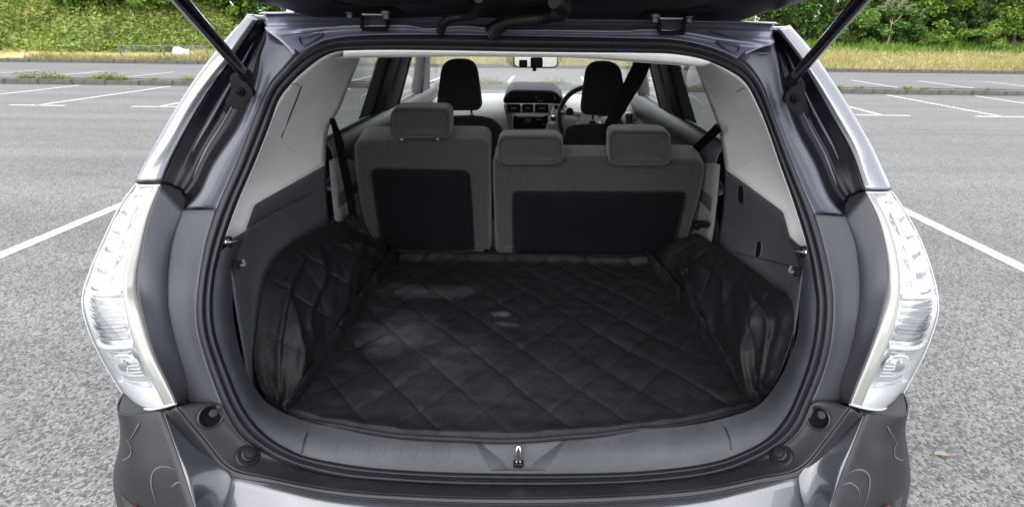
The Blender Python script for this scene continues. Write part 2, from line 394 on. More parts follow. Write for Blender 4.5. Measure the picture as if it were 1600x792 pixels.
# lines of the bay row behind the car and of the rows beyond the islands
sl = np.array([-.035, 1.0])          # bay lines run nearly along the car
for x0 in (-3.68, 3.43): line((x0, -2.4), (x0 + .0, 5.2), .11)
for x0 in (-1.28, 1.03): line((x0, -2.4), (x0, 5.2), .11)
for i in range(-9, 17):
    xa = -9.98 + 2.43 * i + 0.0
    if -32 < xa < 31:
        line((xa, 10.6), (xa + .1, 14.5), .10); line((xa - .55, 10.6), (xa + .55, 10.6), .10)
for i in range(-14, 14):
    xa = -.9 + 2.43 * i
    line((xa, 15.6), (xa + .1, 19.4), .10)

# kerbs: rows of stones
CONC = mat('weathered_concrete', (.065, .061, .056), .9, var=.35, vscale=9, bump=.6, bscale=60)
DIRT = mat('dusty_soil', (.06, .052, .038), .95, var=.35, vscale=14, bump=.8, bscale=70)
def kerb(name, x0, x1, y, h, w):
    root = struct(bpy.data.objects.new(name, None)); COL.objects.link(root); root.location = ((x0 + x1) / 2, y, 0)
    WM[root.name] = Matrix.Translation(root.location)
    src = None; k = 0; x = x0
    while x < x1:
        if src is None or k % 6 == 0 and k < 20:
            bm = bmesh.new(); bmesh.ops.create_cube(bm, size=1)
            rg = random.Random(k)
            for v in bm.verts: v.co = Vector((v.co.x * .905 + rg.uniform(-.008, .008), v.co.y * w + rg.uniform(-.008, .008), v.co.z * h + rg.uniform(-.008, .008)))
            bmesh.ops.bevel(bm, geom=bm.edges[:], offset=.02, segments=2, affect='EDGES')
            me = bpy.data.meshes.new('kerb_stone'); bm.to_mesh(me); bm.free(); me.materials.append(CONC); src = me
        o = bpy.data.objects.new('kerb_stone', src); link(o, root)
        o.location = (x, y + random.uniform(-.012, .012), h / 2 - .015 + random.uniform(-.012, .006)); x += .915; k += 1
    return root
random.seed(3)
kerb('island_kerb', -36, 34, 14.75, .14, .13); kerb('island_back_kerb', -36, 34, 15.35, .14, .13)
v = []; K = 140
for i in range(K):
    x = -36 + 70 * i / (K - 1)
    for j in range(5):
        y = 14.82 + .46 * j / 4
        v.append((x, y, .085 + .035 * noise.noise(Vector((x * 2, y * 6, 0))) + .02))
f = [(i * 5 + j, (i + 1) * 5 + j, (i + 1) * 5 + j + 1, i * 5 + j + 1) for i in range(K - 1) for j in range(4)]
struct(meshobj('island_soil', v, f, DIRT))
kerb('verge_kerb', -60, 58, 23.8, .16, .14)

# ------------------------------------------------------------------ vegetation helpers
def leaf_mat(name, c1, c2, sc=1.2):
    M = bpy.data.materials.new(name); M.use_nodes = True; N = M.node_tree.nodes; Lk = M.node_tree.links; b = N['Principled BSDF']
    tc = N.new('ShaderNodeTexCoord'); t = N.new('ShaderNodeTexNoise'); t.inputs['Scale'].default_value = sc; t.inputs['Detail'].default_value = 5; t.inputs['Roughness'].default_value = .7
    Lk.new(tc.outputs['Object'], t.inputs['Vector']); r = N.new('ShaderNodeValToRGB'); r.color_ramp.elements[0].position = .32; r.color_ramp.elements[1].position = .68
    r.color_ramp.elements[0].color = (*c1, 1); r.color_ramp.elements[1].color = (*c2, 1); Lk.new(t.outputs['Fac'], r.inputs['Fac']); Lk.new(r.outputs[0], b.inputs['Base Color'])
    b.inputs['Roughness'].default_value = .55; b.inputs['Specular IOR Level'].default_value = .3
    tr = N.new('ShaderNodeBsdfTranslucent'); Lk.new(r.outputs[0], tr.inputs['Color']); mx = N.new('ShaderNodeMixShader'); mx.inputs[0].default_value = .3
    Lk.new(b.outputs[0], mx.inputs[1]); Lk.new(tr.outputs[0], mx.inputs[2]); Lk.new(mx.outputs[0], N['Material Output'].inputs['Surface'])
    return M
def fast_mesh(name, verts, nper, mat):
    """verts (N*nper,3): N separate polygons"""
    verts = np.asarray(verts, np.float32); N = len(verts) // nper
    me = bpy.data.meshes.new(name); me.vertices.add(len(verts)); me.vertices.foreach_set('co', verts.ravel())
    me.loops.add(len(verts)); me.loops.foreach_set('vertex_index', np.arange(len(verts), dtype=np.int32))
    me.polygons.add(N); me.polygons.foreach_set('loop_start', np.arange(N, dtype=np.int32) * nper)
    me.update(calc_edges=True); me.materials.append(mat); return me
rng = np.random.default_rng(7)
def leaves(C, size, up=.4, aspect=.55):
    """diamond leaves at centres C"""
    n = len(C); size = np.broadcast_to(size, n)[:, None]
    nr = rng.normal(size=(n, 3)); nr[:, 2] = np.abs(nr[:, 2]) + up; nr /= np.linalg.norm(nr, axis=1)[:, None]
    a = rng.normal(size=(n, 3)); a -= nr * np.einsum('ij,ij->i', a, nr)[:, None]; a /= np.linalg.norm(a, axis=1)[:, None]
    b = np.cross(nr, a)
    q = np.stack([C - a * size, C + b * size * aspect - nr * size * .15, C + a * size, C - b * size * aspect - nr * size * .15], 1)
    return q.reshape(-1, 3)
BARK = mat('bark', (.07, .055, .042), .9, var=.35, vscale=12, bump=.8, bscale=30)
PALEBARK = mat('pale_dead_wood', (.24, .21, .17), .9, var=.3, vscale=12, bump=.6, bscale=30)
def tree_mesh(h, rad, base, nclump, nleaf, lsize, lm, seed, squash=1.0):
    rg = np.random.default_rng(seed)
    crown_c = np.array([0, 0, base + (h - base) * .52]); hh = (h - base) * .55
    cl = []
    while len(cl) < nclump:
        p = rg.uniform(-1, 1, 3); d = np.linalg.norm(p)
        if .45 < d < 1.0 or (d < .45 and rg.random() < .25):
            k = 1 - .35 * max(0, p[2]) ** 2
            cl.append(crown_c + p * np.array([rad * k, rad * k, hh]) * (1 + .18 * rg.normal()))
    C = []
    for c in cl:
        s = rad * rg.uniform(.16, .34)
        q = rg.normal(size=(nleaf, 3)); q /= np.linalg.norm(q, axis=1)[:, None]; q *= (rg.random((nleaf, 1)) ** .45)
        q *= np.array([s, s, s * .72]); C.append(c + q)
    C = np.vstack(C); C = C[C[:, 2] > .05]
    crown = fast_mesh('crown', leaves(C, lsize * rg.uniform(.6, 1.3, len(C))), 4, lm)
    return crown, cl
def limb_obj(parent, cl, h, base, r0, name='trunk', bark=BARK, nb=9, seed=0, loc=(0, 0, 0)):
    rg = random.Random(seed); V, Fc = [], []
    def seg(path, r1, r2, k=7):
        P = resample(path, 7); T, N, B = frames(P); b0 = len(V)
        for i, p in enumerate(P):
            r = r1 + (r2 - r1) * i / 6
            for j in range(k):
                a = 2 * math.pi * j / k; V.append(p + N[i] * math.cos(a) * r + B[i] * math.sin(a) * r)
        for i in range(6):
            for j in range(k): Fc.append((b0 + i * k + j, b0 + i * k + (j + 1) % k, b0 + (i + 1) * k + (j + 1) % k, b0 + (i + 1) * k + j))
    top = np.array([rg.uniform(-.3, .3), rg.uniform(-.3, .3), h * .82])
    seg([np.array([0, 0, -.1]), np.array([.05 * h * rg.uniform(-1, 1), .03 * h, h * .4]), top], r0, r0 * .25)
    for k in range(min(nb, len(cl))):
        c = cl[k]; z0 = max(.15 * h, min(h * .7, c[2] * .55)); s = np.array([0, 0, z0])
        seg([s, (s + c) / 2 + np.array([0, 0, -.05 * h]), c], r0 * .4, r0 * .06, 5)
    o = meshobj(name, V, Fc, bark, None); o.parent = parent; return o
L_BRIGHT = leaf_mat('fresh_green_leaves', (.07, .14, .018), (.20, .31, .05))
L_MID = leaf_mat('mid_green_leaves', (.055, .12, .022), (.16, .27, .055))
L_DARK = leaf_mat('dark_green_leaves', (.032, .08, .018), (.11, .20, .04))
L_OLIVE = leaf_mat('olive_leaves', (.05, .07, .018), (.13, .16, .045))
L_BRACK = leaf_mat('bracken_fronds', (.06, .12, .014), (.16, .27, .035), .5)
L_BANK = leaf_mat('bank_growth', (.06, .11, .014), (.22, .29, .06), .28)
L_STRAW = leaf_mat('dry_grass_blades', (.19, .18, .065), (.37, .33, .14), .35)
L_WEED = leaf_mat('weed_leaves', (.07, .12, .015), (.20, .24, .05), 3)
L_DAISY = mat('pale_flower_heads', (.40, .37, .26), .8, var=.2, vscale=5)

# the verge: a low rise of dry grass beyond the far kerb, then rougher ground under the trees
def verge_z(x, y):
    r = np.clip((y - 24) / 12, 0, 1); z = .05 + .55 * r + .10 * noise.noise(Vector((x * .15, y * .2, 4)))
    # the embankment rises on the left and drops away towards the gap
    H = np.interp(x, [-60, -34, -26, -21.5, -19, -17], [9, 7.5, 5.6, 3.4, 1.4, 0])
    up = np.clip((y - 24.5) / 8.0, 0, 1); up = up * up * (3 - 2 * up) * .5 + up * .5
    up = up * (1 - .9 * np.clip((y - 35.5) / 9, 0, 1))
    return float(z + H * up + .5 * up * (H > .5) * noise.noise(Vector((x * .3, y * .3, 9))))
NX, NY = 150, 44
xs = np.linspace(-62, 60, NX); ys = 23.86 + (np.linspace(0, 1, NY) ** 1.5) * 40
v = [(x, y, verge_z(x, y)) for y in ys for x in xs]
f = [(j * NX + i, j * NX + i + 1, (j + 1) * NX + i + 1, (j + 1) * NX + i) for j in range(NY - 1) for i in range(NX - 1)]
VERGE = mat('dry_grass_ground', (.19, .17, .06), .95, col2=(.30, .26, .095), vscale=.7, bump=.8, bscale=9)
struct(meshobj('grass_verge', v, f, VERGE))

def blades(n, xr, yr, h, w, matr, name, dens=None, lean=.25):
    x = rng.uniform(*xr, n); y = yr[0] + (yr[1] - yr[0]) * rng.random(n) ** 1.3
    if dens is not None:
        keep = np.array([dens(a, b) for a, b in zip(x, y)]) > rng.random(n); x, y = x[keep], y[keep]
    z = np.array([verge_z(a, b) for a, b in zip(x, y)]); n = len(x)
    hh = h * rng.uniform(.5, 1.25, n); an = rng.uniform(0, 2 * math.pi, n)
    ca, sa = np.cos(an), np.sin(an); P = np.stack([x, y, z - .02], 1)
    W = np.stack([ca, sa, 0 * ca], 1) * (w * rng.uniform(.6, 1.4, n))[:, None]
    L = np.stack([rng.normal(0, lean, n), rng.normal(0, lean, n), np.ones(n)], 1) * hh[:, None]
    q = np.stack([P - W, P + W, P + L], 1).reshape(-1, 3)
    me = fast_mesh(name, q, 3, matr); o = bpy.data.objects.new(name, me); COL.objects.link(o); o['kind'] = 'stuff'; return o, P, L
o, Pg, Lg = blades(34000, (-17, 40), (24.0, 35), .34, .03, L_STRAW, 'dry_grass', lambda x, y: 1.0)
tag(o, 'tall dry straw coloured grass on the verge beyond the far kerb', 'grass')
# pale flower heads among the dry grass
k = rng.random(len(Pg)) < np.array([.02 + .55 * max(0, noise.noise(Vector((p[0] * .25, p[1] * .9, 2)))) * (p[0] > 8) for p in Pg])
me = fast_mesh('flower_heads', leaves((Pg + Lg)[k], .032, 1.0, .9), 4, L_DAISY); o = bpy.data.objects.new('wild_flowers', me); COL.objects.link(o); o['kind'] = 'stuff'
tag(o, 'pale wild flower heads scattered through the dry grass verge', 'flowers')
o, _, _ = blades(2600, (-22.5, -13), (23.95, 24.9), .26, .03, L_STRAW, 'dry_grass_strip', None)
tag(o, 'strip of dry yellow grass at the foot of the green bank', 'grass')
o, Pb, Lb = blades(26000, (-14, 42), (32.8, 38), .62, .05, L_BRACK, 'bracken', lambda x, y: (.25 + .75 * (y > 33.8)) * min(1, max(.12, .55 + 1.5 * noise.noise(Vector((x * .35, y * .5, 8))))), .4)
tag(o, 'bright green bracken fringe along the foot of the trees', 'bracken')

# growth on the bank
n = 120000
x = rng.uniform(-60, -16.5, n); y = 24.35 + 10.2 * rng.random(n)
z = np.array([verge_z(a, b) for a, b in zip(x, y)])
lump = np.array([max(0, noise.noise(Vector((a * .45, b * .45, 3)))) for a, b in zip(x, y)])
C = np.stack([x, y, z + rng.random(n) ** 1.5 * (.35 + 1.5 * lump)], 1); C = C[(z > .33)]
me = fast_mesh('bank_growth', leaves(C, .085 * rng.uniform(.5, 1.8, len(C)), .3, .45), 4, L_BANK)
o = bpy.data.objects.new('bank_growth', me); COL.objects.link(o); o['kind'] = 'stuff'; tag(o, 'dense green ferns and brambles covering the sloping bank', 'undergrowth')

def place(px, Y): return float(PY(px, 60, Y)[0])
def make_tree(name, label, px, Y, h, rad, base, lm, seed, nclump=46, nleaf=130, ls=.13, group=None, cat='tree', sink=0):
    X = place(px, Y); z = verge_z(X, Y) - sink
    t = thing(name, label, cat, (X, Y, z), group)
    me, cl = tree_mesh(h, rad, base, nclump, nleaf, ls, lm, seed)
    o = bpy.data.objects.new('crown', me); COL.objects.link(o); o.parent = t
    limb_obj(t, cl, h, base, .035 * h * .6, seed=seed)
    return t
T = make_tree
T('broadleaf_tree', 'dark green broadleaf tree beside the raised strut, left of the bare tree', 1290, 37.0, 7.5, 2.4, .6, L_DARK, 1)
T('broadleaf_tree', 'mid green tree behind the dry verge, next to the bare twiggy tree', 1345, 38.5, 8.0, 2.6, .8, L_MID, 2)
T('broadleaf_tree', 'fresh bright green tree rising above the hedge between bare tree and sky gap', 1440, 37.5, 7.5, 2.3, .9, L_BRIGHT, 3, 60)
T('shrub', 'dark rounded shrub under the gap of open sky', 1500, 37.0, 3.2, 1.6, .3, L_DARK, 4, 40, 110, .11, cat='shrub')
T('shrub', 'dark evergreen shrub at the foot of the fresh bright green tree', 1392, 36.4, 2.8, 1.7, .2, L_DARK, 5, 40, 110, .11, cat='shrub')
T('shrub', 'olive green shrub in front of the leaning pole', 1545, 37.6, 4.2, 1.5, .2, L_OLIVE, 6, 34, 110, .11, cat='shrub')
T('broadleaf_tree', 'tall dark tree far behind the leaning pole', 1556, 47, 11.0, 2.4, 3.2, L_DARK, 7)
T('broadleaf_tree', 'bright leafy tree with a pale trunk overhanging the verge right of the pole', 1588, 34.8, 6.2, 2.1, 1.2, L_BRIGHT, 8, 60, 140, .12)
T('shrub', 'low bright bush under the leafy tree at the verge', 1555, 34.6, 1.7, 1.3, .1, L_BRIGHT, 9, 30, 110, .09, cat='shrub')
T('broadleaf_tree', 'dark tree under the open tailgate at the edge of the wood', 1235, 37.5, 7.0, 2.4, .6, L_DARK, 10)
T('shrub', 'mid green bush at the near edge of the wood beside the strut', 1335, 35.8, 2.3, 1.5, .2, L_MID, 11, 36, 110, .1, cat='shrub')
T('broadleaf_tree', 'dark tree filling the background behind the bare twiggy tree', 1400, 42, 9.5, 3.0, 1.0, L_DARK, 12)
T('shrub', 'bright green bracken-edged bush left of the low bright bush', 1470, 35.4, 1.6, 1.4, .1, L_BRIGHT, 23, 30, 110, .09, cat='shrub')
T('broadleaf_tree', 'tall mid green tree at the far right end of the wood', 1660, 36.5, 8, 2.8, 1.0, L_MID, 13)
for i, (px, hh) in enumerate(((1600, 8), (1650, 8), (1300, 8), (1240, 7), (1350, 8), (1405, 8), (1455, 7.5), (1492, 3.4), (1525, 4.4), (1560, 7.5))):
    T('broadleaf_tree', 'dark tree deep in the wood behind the front row', px, 41 + i % 4, hh, 2.6 if hh > 5 else 2.0, .1, L_DARK, 40 + i, 60 if hh > 5 else 34, 110, .16, group='trees deep in the wood')
# hedge continuing behind the car
for i, px in enumerate((1010, 1110, 1180, 900, 780, 660)):
    T('broadleaf_tree', 'tree of the far wood straight ahead beyond the car', px, 40 + i % 3, 7.5, 2.6, .7, (L_DARK, L_MID)[i % 2], 60 + i, 36, 110, .14, group='trees behind the car')
for i in range(9):
    T('wood_shrub', 'dark bush in the understorey straight ahead beyond the car', 700 + 60 * i, 36 + i % 3, 2.6 + .5 * (i % 2), 1.9, .1, (L_DARK, L_MID, L_OLIVE)[i % 3], 90 + i, 26, 90, .13, group='bushes ahead of the car', cat='shrub')
# left: trees past the end of the bank and on top of it
T('broadleaf_tree', 'mid green tree past the low end of the bank, left of the strut top', 345, 36, 6.0, 2.3, .5, L_MID, 14, 56)
T('broadleaf_tree', 'bushy green tree between the strut and the white roof pillar', 385, 39, 6.5, 2.5, .5, L_BRIGHT, 15, 50)
T('broadleaf_tree', 'dark green tree partly behind the open tailgate corner above the bank end', 430, 37, 6.5, 2.3, .5, L_DARK, 16)
T('shrub', 'green bush on the shoulder of the bank by the strut', 318, 33.5, 2.6, 1.5, .2, L_MID, 17, 34, 100, .1, cat='shrub')
T('shrub', 'tall mid green thicket right of the strut beyond the end of the bank', 348, 35.5, 4.6, 2.0, .0, L_MID, 117, 60, 120, .12, cat='shrub', sink=.6)
T('shrub', 'fresh green thicket beside the white roof pillar beyond the bank', 384, 35.0, 4.4, 1.9, .0, L_BRIGHT, 118, 60, 120, .12, cat='shrub', sink=.6)
T('shrub', 'dark thicket behind the open tailgate corner', 420, 35.8, 4.6, 2.0, .0, L_DARK, 119, 60, 120, .12, cat='shrub', sink=.6)
for i, (px, Y, hh) in enumerate(((232, 45, 9), (262, 46, 10), (283, 44, 8.5))):
    T('slim_tree', 'slim bare-stemmed tree against the white sky on top of the bank', px, Y, hh, 1.4, 5.4, L_MID, 18 + i, 20, 90, .14, group='slim trees on the bank top')
rs = random.Random(5)
for i, (px, Y, ht, rd, lm, lb) in enumerate(((10, 29, 1.6, 1.3, L_BRIGHT, 'fresh green bush low on the bank above the timber barrier'), (95, 30.5, 1.8, 1.5, L_OLIVE, 'olive bush halfway up the bank'),
        (150, 28.6, 1.3, 1.2, L_BRIGHT, 'bright fern clump at the foot of the bank beside the wire fence'), (205, 29.6, 1.5, 1.3, L_MID, 'mid green bramble behind the wire fence end post'),
        (60, 33, 2.0, 1.6, L_MID, 'dark bramble bush near the top of the bank'), (180, 33, 1.8, 1.5, L_DARK, 'dark hollow bush high on the bank'),
        (255, 30.6, 1.3, 1.3, L_BRIGHT, 'light green bramble above the white sheet'))):
    T('bank_shrub', lb, px, Y, ht, rd, .05, lm, 80 + i, 44, 120, .10, cat='shrub', sink=.1)
# leafy understorey closing the wood off behind the trunks
n = 30000; x = rng.uniform(-16, 46, n); y = rng.uniform(44, 48, n); z = .4 + 3.0 * rng.random(n) * (.75 + .25 * np.sin(x * 1.3))
me = fast_mesh('understorey', leaves(np.stack([x, y, z], 1), .17 * rng.uniform(.6, 1.4, n)), 4, L_DARK)
o = bpy.data.objects.new('wood_understorey', me); COL.objects.link(o); o['kind'] = 'stuff'; tag(o, 'dense dark leafy understorey at the back of the wood', 'undergrowth')
# bare twiggy tree
def bare_tree(px, Y):
    X = place(px, Y); t = thing('bare_tree', 'bare pale twiggy tree among the green trees behind the verge', 'tree', (X, Y, verge_z(X, Y)))
    rg = random.Random(11); V, Fc = [], []
    def seg(a, b, r1, r2):
        d = b - a; d /= np.linalg.norm(d); n = np.cross(d, [.3, .9, .1]); n /= np.linalg.norm(n); q = np.cross(d, n); b0 = len(V)
        for p, r in ((a, r1), (b, r2)):
            for k in range(5): an = 2 * math.pi * k / 5; V.append(p + n * math.cos(an) * r + q * math.sin(an) * r)
        for k in range(5): Fc.append((b0 + k, b0 + (k + 1) % 5, b0 + 5 + (k + 1) % 5, b0 + 5 + k))
    def grow(p, d, l, r, dep):
        e = p + d * l; seg(p, e, r, r * .65)
        if dep == 0: return
        for _ in range(3 if dep > 1 else 4):
            nd = d + np.array([rg.gauss(0, .5), rg.gauss(0, .4), rg.gauss(.05, .3)]); nd /= np.linalg.norm(nd)
            grow(e, nd, l * rg.uniform(.6, .9), r * .6, dep - 1)
    grow(np.array([0, 0, -.1]), np.array([.05, 0, 1.0]), 1.0, .07, 0)
    grow(np.array([.04, 0, .85]), np.array([-.1, 0, 1.0]), .75, .06, 5)
    o = meshobj('trunk', V, Fc, PALEBARK); o.parent = t
bare_tree(1388, 35.9)
# leaning utility pole, stake
p0 = PY(1541, 38, 41); p0[2] = .3; p1 = PY(1553, -30, 41)
pole = tag(tube('utility_pole', [p0, p1], .11, mat('pole_grey', (.34, .33, .31), .8, var=.2, vscale=5), n=10), 'pale grey leaning pole rising out of the trees', 'pole')
p0 = PY(1509, 114, 24.6); p1 = PY(1513, 94, 24.6)
tag(tube('wooden_stake', [p0, p1], .03, mat('old_timber', (.25, .19, .12), .9, var=.3, vscale=20), n=6, seg=6), 'thin weathered stake standing in the dry grass verge', 'stake')

# weeds on the island
def weed(px, s, label, Y=14.9, yw=False):
    X = place(px, Y); t = thing('weed_clump', label, 'weed', (X, Y, .10), 'weeds on the kerb island')
    n = int(110 * s); an = rng.uniform(0, 2 * math.pi, n); r = rng.random(n) * .17 * s
    base = np.stack([np.cos(an) * r * 1.6, np.sin(an) * r * .5, 0 * r], 1)
    hh = .13 * rng.uniform(.4, 1.3, n) * (.6 + .5 * s); tip = base + np.stack([np.cos(an) * .09, np.sin(an) * .06, hh], 1)
    W = np.stack([-np.sin(an), np.cos(an), 0 * an], 1) * .014
    q = np.stack([base - W, base + W, tip], 1).reshape(-1, 3)
    o = bpy.data.objects.new('leaf_tuft', fast_mesh('leaf_tuft', q, 3, L_WEED)); COL.objects.link(o); o.parent = t
    if s > 1: o = bpy.data.objects.new('stem_leaves', fast_mesh('stem_leaves', leaves(tip[::2] + [0, 0, .02], .03), 4, L_WEED)); COL.objects.link(o); o.parent = t
wl = 'green weed tuft growing in the soil of the kerb island left of the car'
for px, s in ((20, 1.1), (58, 1.25), (80, .7), (128, .7), (146, 1.1), (172, .9), (222, .5), (278, .8)): weed(px, s, wl)
wl = 'yellowish weed tuft on the kerb island right of the car'
for px, s in ((1325, .7), (1362, .5), (1442, .5), (1470, .45), (1575, .4)): weed(px, s, wl)
wl = 'weed tuft on the kerb island straight ahead of the windscreen'
for px, s in ((758, 1.3), (776, .9), (868, 1.1), (880, .8)): weed(px, s, wl)

# wire fence, white sheet, timber barrier at the foot of the bank
RUST = mat('galvanised_wire', (.12, .12, .11), .6, .3, var=.2)
fa = PY(193, 97, 24.4); fb = PY(328, 97, 24.6); fa[2] = verge_z(*fa[:2]) - .05; fb[2] = verge_z(*fb[:2]) - .05
fn = thing('wire_fence', 'low wire mesh fence panel with top rail at the foot of the bank', 'fence', tuple(fa))
for k in range(3):
    q = fa + (fb - fa) * k / 2; tube('post', [q, q + [-.05, 0, .68]], .03, RUST, fn, 6, 6)
tube('rail', [fa + [-.05, 0, .66], fb + [-.05, 0, .66]], .022, RUST, fn, 8, 6)
V, Fc = [], []
L_ = np.linalg.norm(fb - fa); nn = int(L_ / .09)
for k in range(-7, nn):
    for sg in (1, -1):
        a = k * .09 if sg > 0 else k * .09 + .62; b_ = a + .62 * sg
        pa = fa + (fb - fa) * np.clip(a / L_, 0, 1) + [0, 0, .04]; pb = fa + (fb - fa) * np.clip(b_ / L_, 0, 1) + [-.04, 0, .66]
        i = len(V); e = np.array([.004, 0, 0]); V += [pa - e, pa + e, pb + e, pb - e]; Fc.append((i, i + 1, i + 2, i + 3))
o = meshobj('wire_mesh', V, Fc, RUST, fn, False); o['kind'] = 'stuff'
q = PY(281, 81, 25.6)
V = [q + np.array([(i / 5 - .5) * .75, (j / 3 - .5) * .3, .12 * math.sin(i * 1.3) * .4 + (j / 3 - .5) * .42 - .15 * abs(i / 5 - .3)]) for j in range(4) for i in range(6)]
o = meshobj('crumpled_sheet', V, [(j * 6 + i, j * 6 + i + 1, j * 6 + i + 7, j * 6 + i + 6) for j in range(3) for i in range(5)], mat('white_sheet', (.36, .36, .38), .7)); solid(o, .01)
tag(o, 'crumpled white sheet caught behind the wire fence', 'sheet')
q0 = PY(12, 92, 24.6); q1 = PY(64, 92, 24.6)
tb = thing('timber_barrier', 'low dark timber barrier with a pale top rail at the kerb by the bank', 'barrier', (float((q0[0] + q1[0]) / 2), 24.6, 0))
box('rail', (q0 + q1) / 2 + [0, 0, .08], (q1[0] - q0[0], .12, .07), mat('pale_timber', (.42, .38, .28), .9, var=.2), tb, .01)
for s_ in (.1, .9): box('block', q0 + (q1 - q0) * s_ + [0, 0, -.10], (.42, .2, .30), mat('dark_timber', (.07, .06, .055), .9, var=.3), tb, .015)
# fallen leaf on the asphalt
q = PZ(1472, 709, .012)
V = []
for i in range(9):
    a = i / 8; w = .012 * math.sin(math.pi * a) ** .8
    for s_ in (-1, 0, 1): V.append(q + np.array([(a - .5) * .062, s_ * w + .004 * math.sin(a * 5), .006 * abs(s_) + .004 * math.sin(a * 3) - .006]))
o = meshobj('fallen_leaf', V, [(i * 3 + j, i * 3 + j + 1, i * 3 + j + 4, i * 3 + j + 3) for i in range(8) for j in range(2)], mat('dry_leaf', (.20, .17, .125), .8, var=.2, vscale=60)); solid(o, .001)
tag(o, 'small curled dry leaf lying on the asphalt beside the rear bumper', 'leaf')

# ================================================================== the car
car = thing('estate_car', 'grey metallic estate car with its tailgate raised, boot open to the camera', 'car', (0, 2.6, 0))

# loops round the opening, traced clockwise from the top middle through the left
SO = [(810, 56), (700, 54), (620, 54), (540, 57.5), (504, 64), (491, 70.6), (468, 84), (453, 98), (442, 110), (425, 128), (415, 146), (394.5, 193), (370, 255), (338, 328), (321, 383), (309, 454), (307, 482), (310, 519),
      (328, 581), (335, 600), (350, 636), (375, 678), (411, 706), (450, 725), (520, 746), (600, 754), (700, 760), (810, 762), (920, 761), (1020, 756), (1100, 746), (1148, 733.5), (1209, 704), (1245.6, 673), (1267.5, 627),
      (1279.6, 600), (1293, 560), (1300, 519.5), (1302, 480), (1300, 446), (1288.6, 391), (1273, 338), (1243, 268), (1210, 185), (1190, 132), (1164, 100), (1139.6, 85.4), (1098.5, 70.6), (1049, 61.6), (1000, 60), (900, 57.5)]
SI = [(810, 82), (700, 80), (620, 79), (557, 79.6), (524, 82), (501, 92), (475, 112), (457, 129), (437, 154.5), (421, 197), (398.6, 253.5), (370, 320), (347, 387), (337, 428.6), (333, 471.5), (337, 519.5), (355.5, 575.5),
      (383, 639), (419, 681), (455.5, 703), (478, 712), (558, 727), (650, 735), (810, 739), (970, 737), (1040, 732), (1100, 724), (1141, 713), (1197, 685), (1228.6, 648.5), (1250.5, 600), (1264, 560), (1272, 519.5),
      (1275, 471.5), (1271, 441), (1263, 394.5), (1243, 326), (1221.7, 266), (1187, 171.6), (1161, 126), (1131, 107), (1098, 93.6), (1049, 85), (1000, 83.7), (900, 83)]
NL = 260
so3 = resample(SS(SO), NL, True); si3 = resample(SS(SI, .012), NL, True)
# match the loops point by point by angle about the middle so strips do not shear
cen = np.array([0, 1.0, 1.03])
def by_angle(P):
    a = np.unwrap(np.arctan2(P[:, 2] - cen[2], P[:, 0] - cen[0])); t = np.linspace(a[0], a[0] + np.sign(a[-1] - a[0]) * 2 * math.pi, NL, endpoint=False)
    A = np.concatenate([a, [a[0] + np.sign(a[-1] - a[0]) * 2 * math.pi]]); Q = np.vstack([P, P[:1]])
    if A[-1] < A[0]: return np.stack([np.interp(-t, -A, Q[:, i]) for i in range(3)], 1)
    return np.stack([np.interp(t, A, Q[:, i]) for i in range(3)], 1)
rows = []
view = lambda P: (CAM - P) / np.linalg.norm(CAM - P, axis=1)[:, None]
for k in range(25):
    u = k / 24
    P = so3 * (1 - u) + si3 * u
    hgt = .010 * math.sin(math.pi * min(1, u / .5)) ** .6 if u < .5 else .013 * math.sin(math.pi * min(1, (u - .5) / .42)) ** .6 if u < .92 else -.004
    rows.append(P + view(P) * (hgt if hgt > 0 else -.004))
seal = grid('weather_seal', rows, RUBBER, car, closed=True)
# join line of the seal
q = S(808, 757); 
# ---------------------------------------------------------------- sill and lower trim
TI = [(383, 367), (371, 403), (365, 441), (363.6, 484), (369, 520), (377, 555), (391.6, 592), (411, 623), (440, 643), (490, 661), (570, 670), (700, 673), (810, 674), (950, 672), (1070, 665), (1135, 652), (1185, 633), (1216, 595), (1234, 558), (1246, 520), (1249.5, 471.5), (1248, 441), (1243, 396), (1230, 371)]
def arc(loop3, a, b):
    """run of a closed 3D loop between the points nearest to a and b (going with the loop)"""
    i = int(np.argmin(np.linalg.norm(loop3 - a, axis=1))); j = int(np.argmin(np.linalg.norm(loop3 - b, axis=1)))
    if j < i: j += len(loop3)
    return loop3[[k % len(loop3) for k in range(i, j + 1)]]
siL, siR = S(347, 387, .012), S(1263, 394.5, .012)
outer_l = arc(si3, siL, siR)
ti3 = np.array(SS(TI, .085))
mid_l = None
def proj(P):
    c = (np.asarray(P) - CAM) @ RW; return PPX + F * c[:, 0] / c[:, 2], PPY + F * c[:, 1] / c[:, 2]
ro = resample(outer_l, 620); ri = resample(ti3, 620)
rowsT = []
for k in range(49):
    u = k / 48; P = ro * (1 - u) + ri * u; Q = P + view(P) * .012 * math.sin(math.pi * u)
    qx, qy = proj(Q)
    # the latch pocket is pressed into the middle of the sill
    xl = 741 + (763 - 741) * (qy - 686) / 46; xr = 884 + (857 - 884) * (qy - 686) / 46
    dep = np.minimum.reduce([np.clip((qy - 684) / 27, 0, 1), np.clip((qx - xl) / 34, 0, 1), np.clip((xr - qx) / 34, 0, 1), np.clip((734 - qy) / 2.5, 0, 1)])
    rowsT.append(Q + dep[:, None] * np.array([0, .005, -.022]))
sill = grid('boot_sill_trim', rowsT, SILL, car)
tr_sill = bvh(sill)
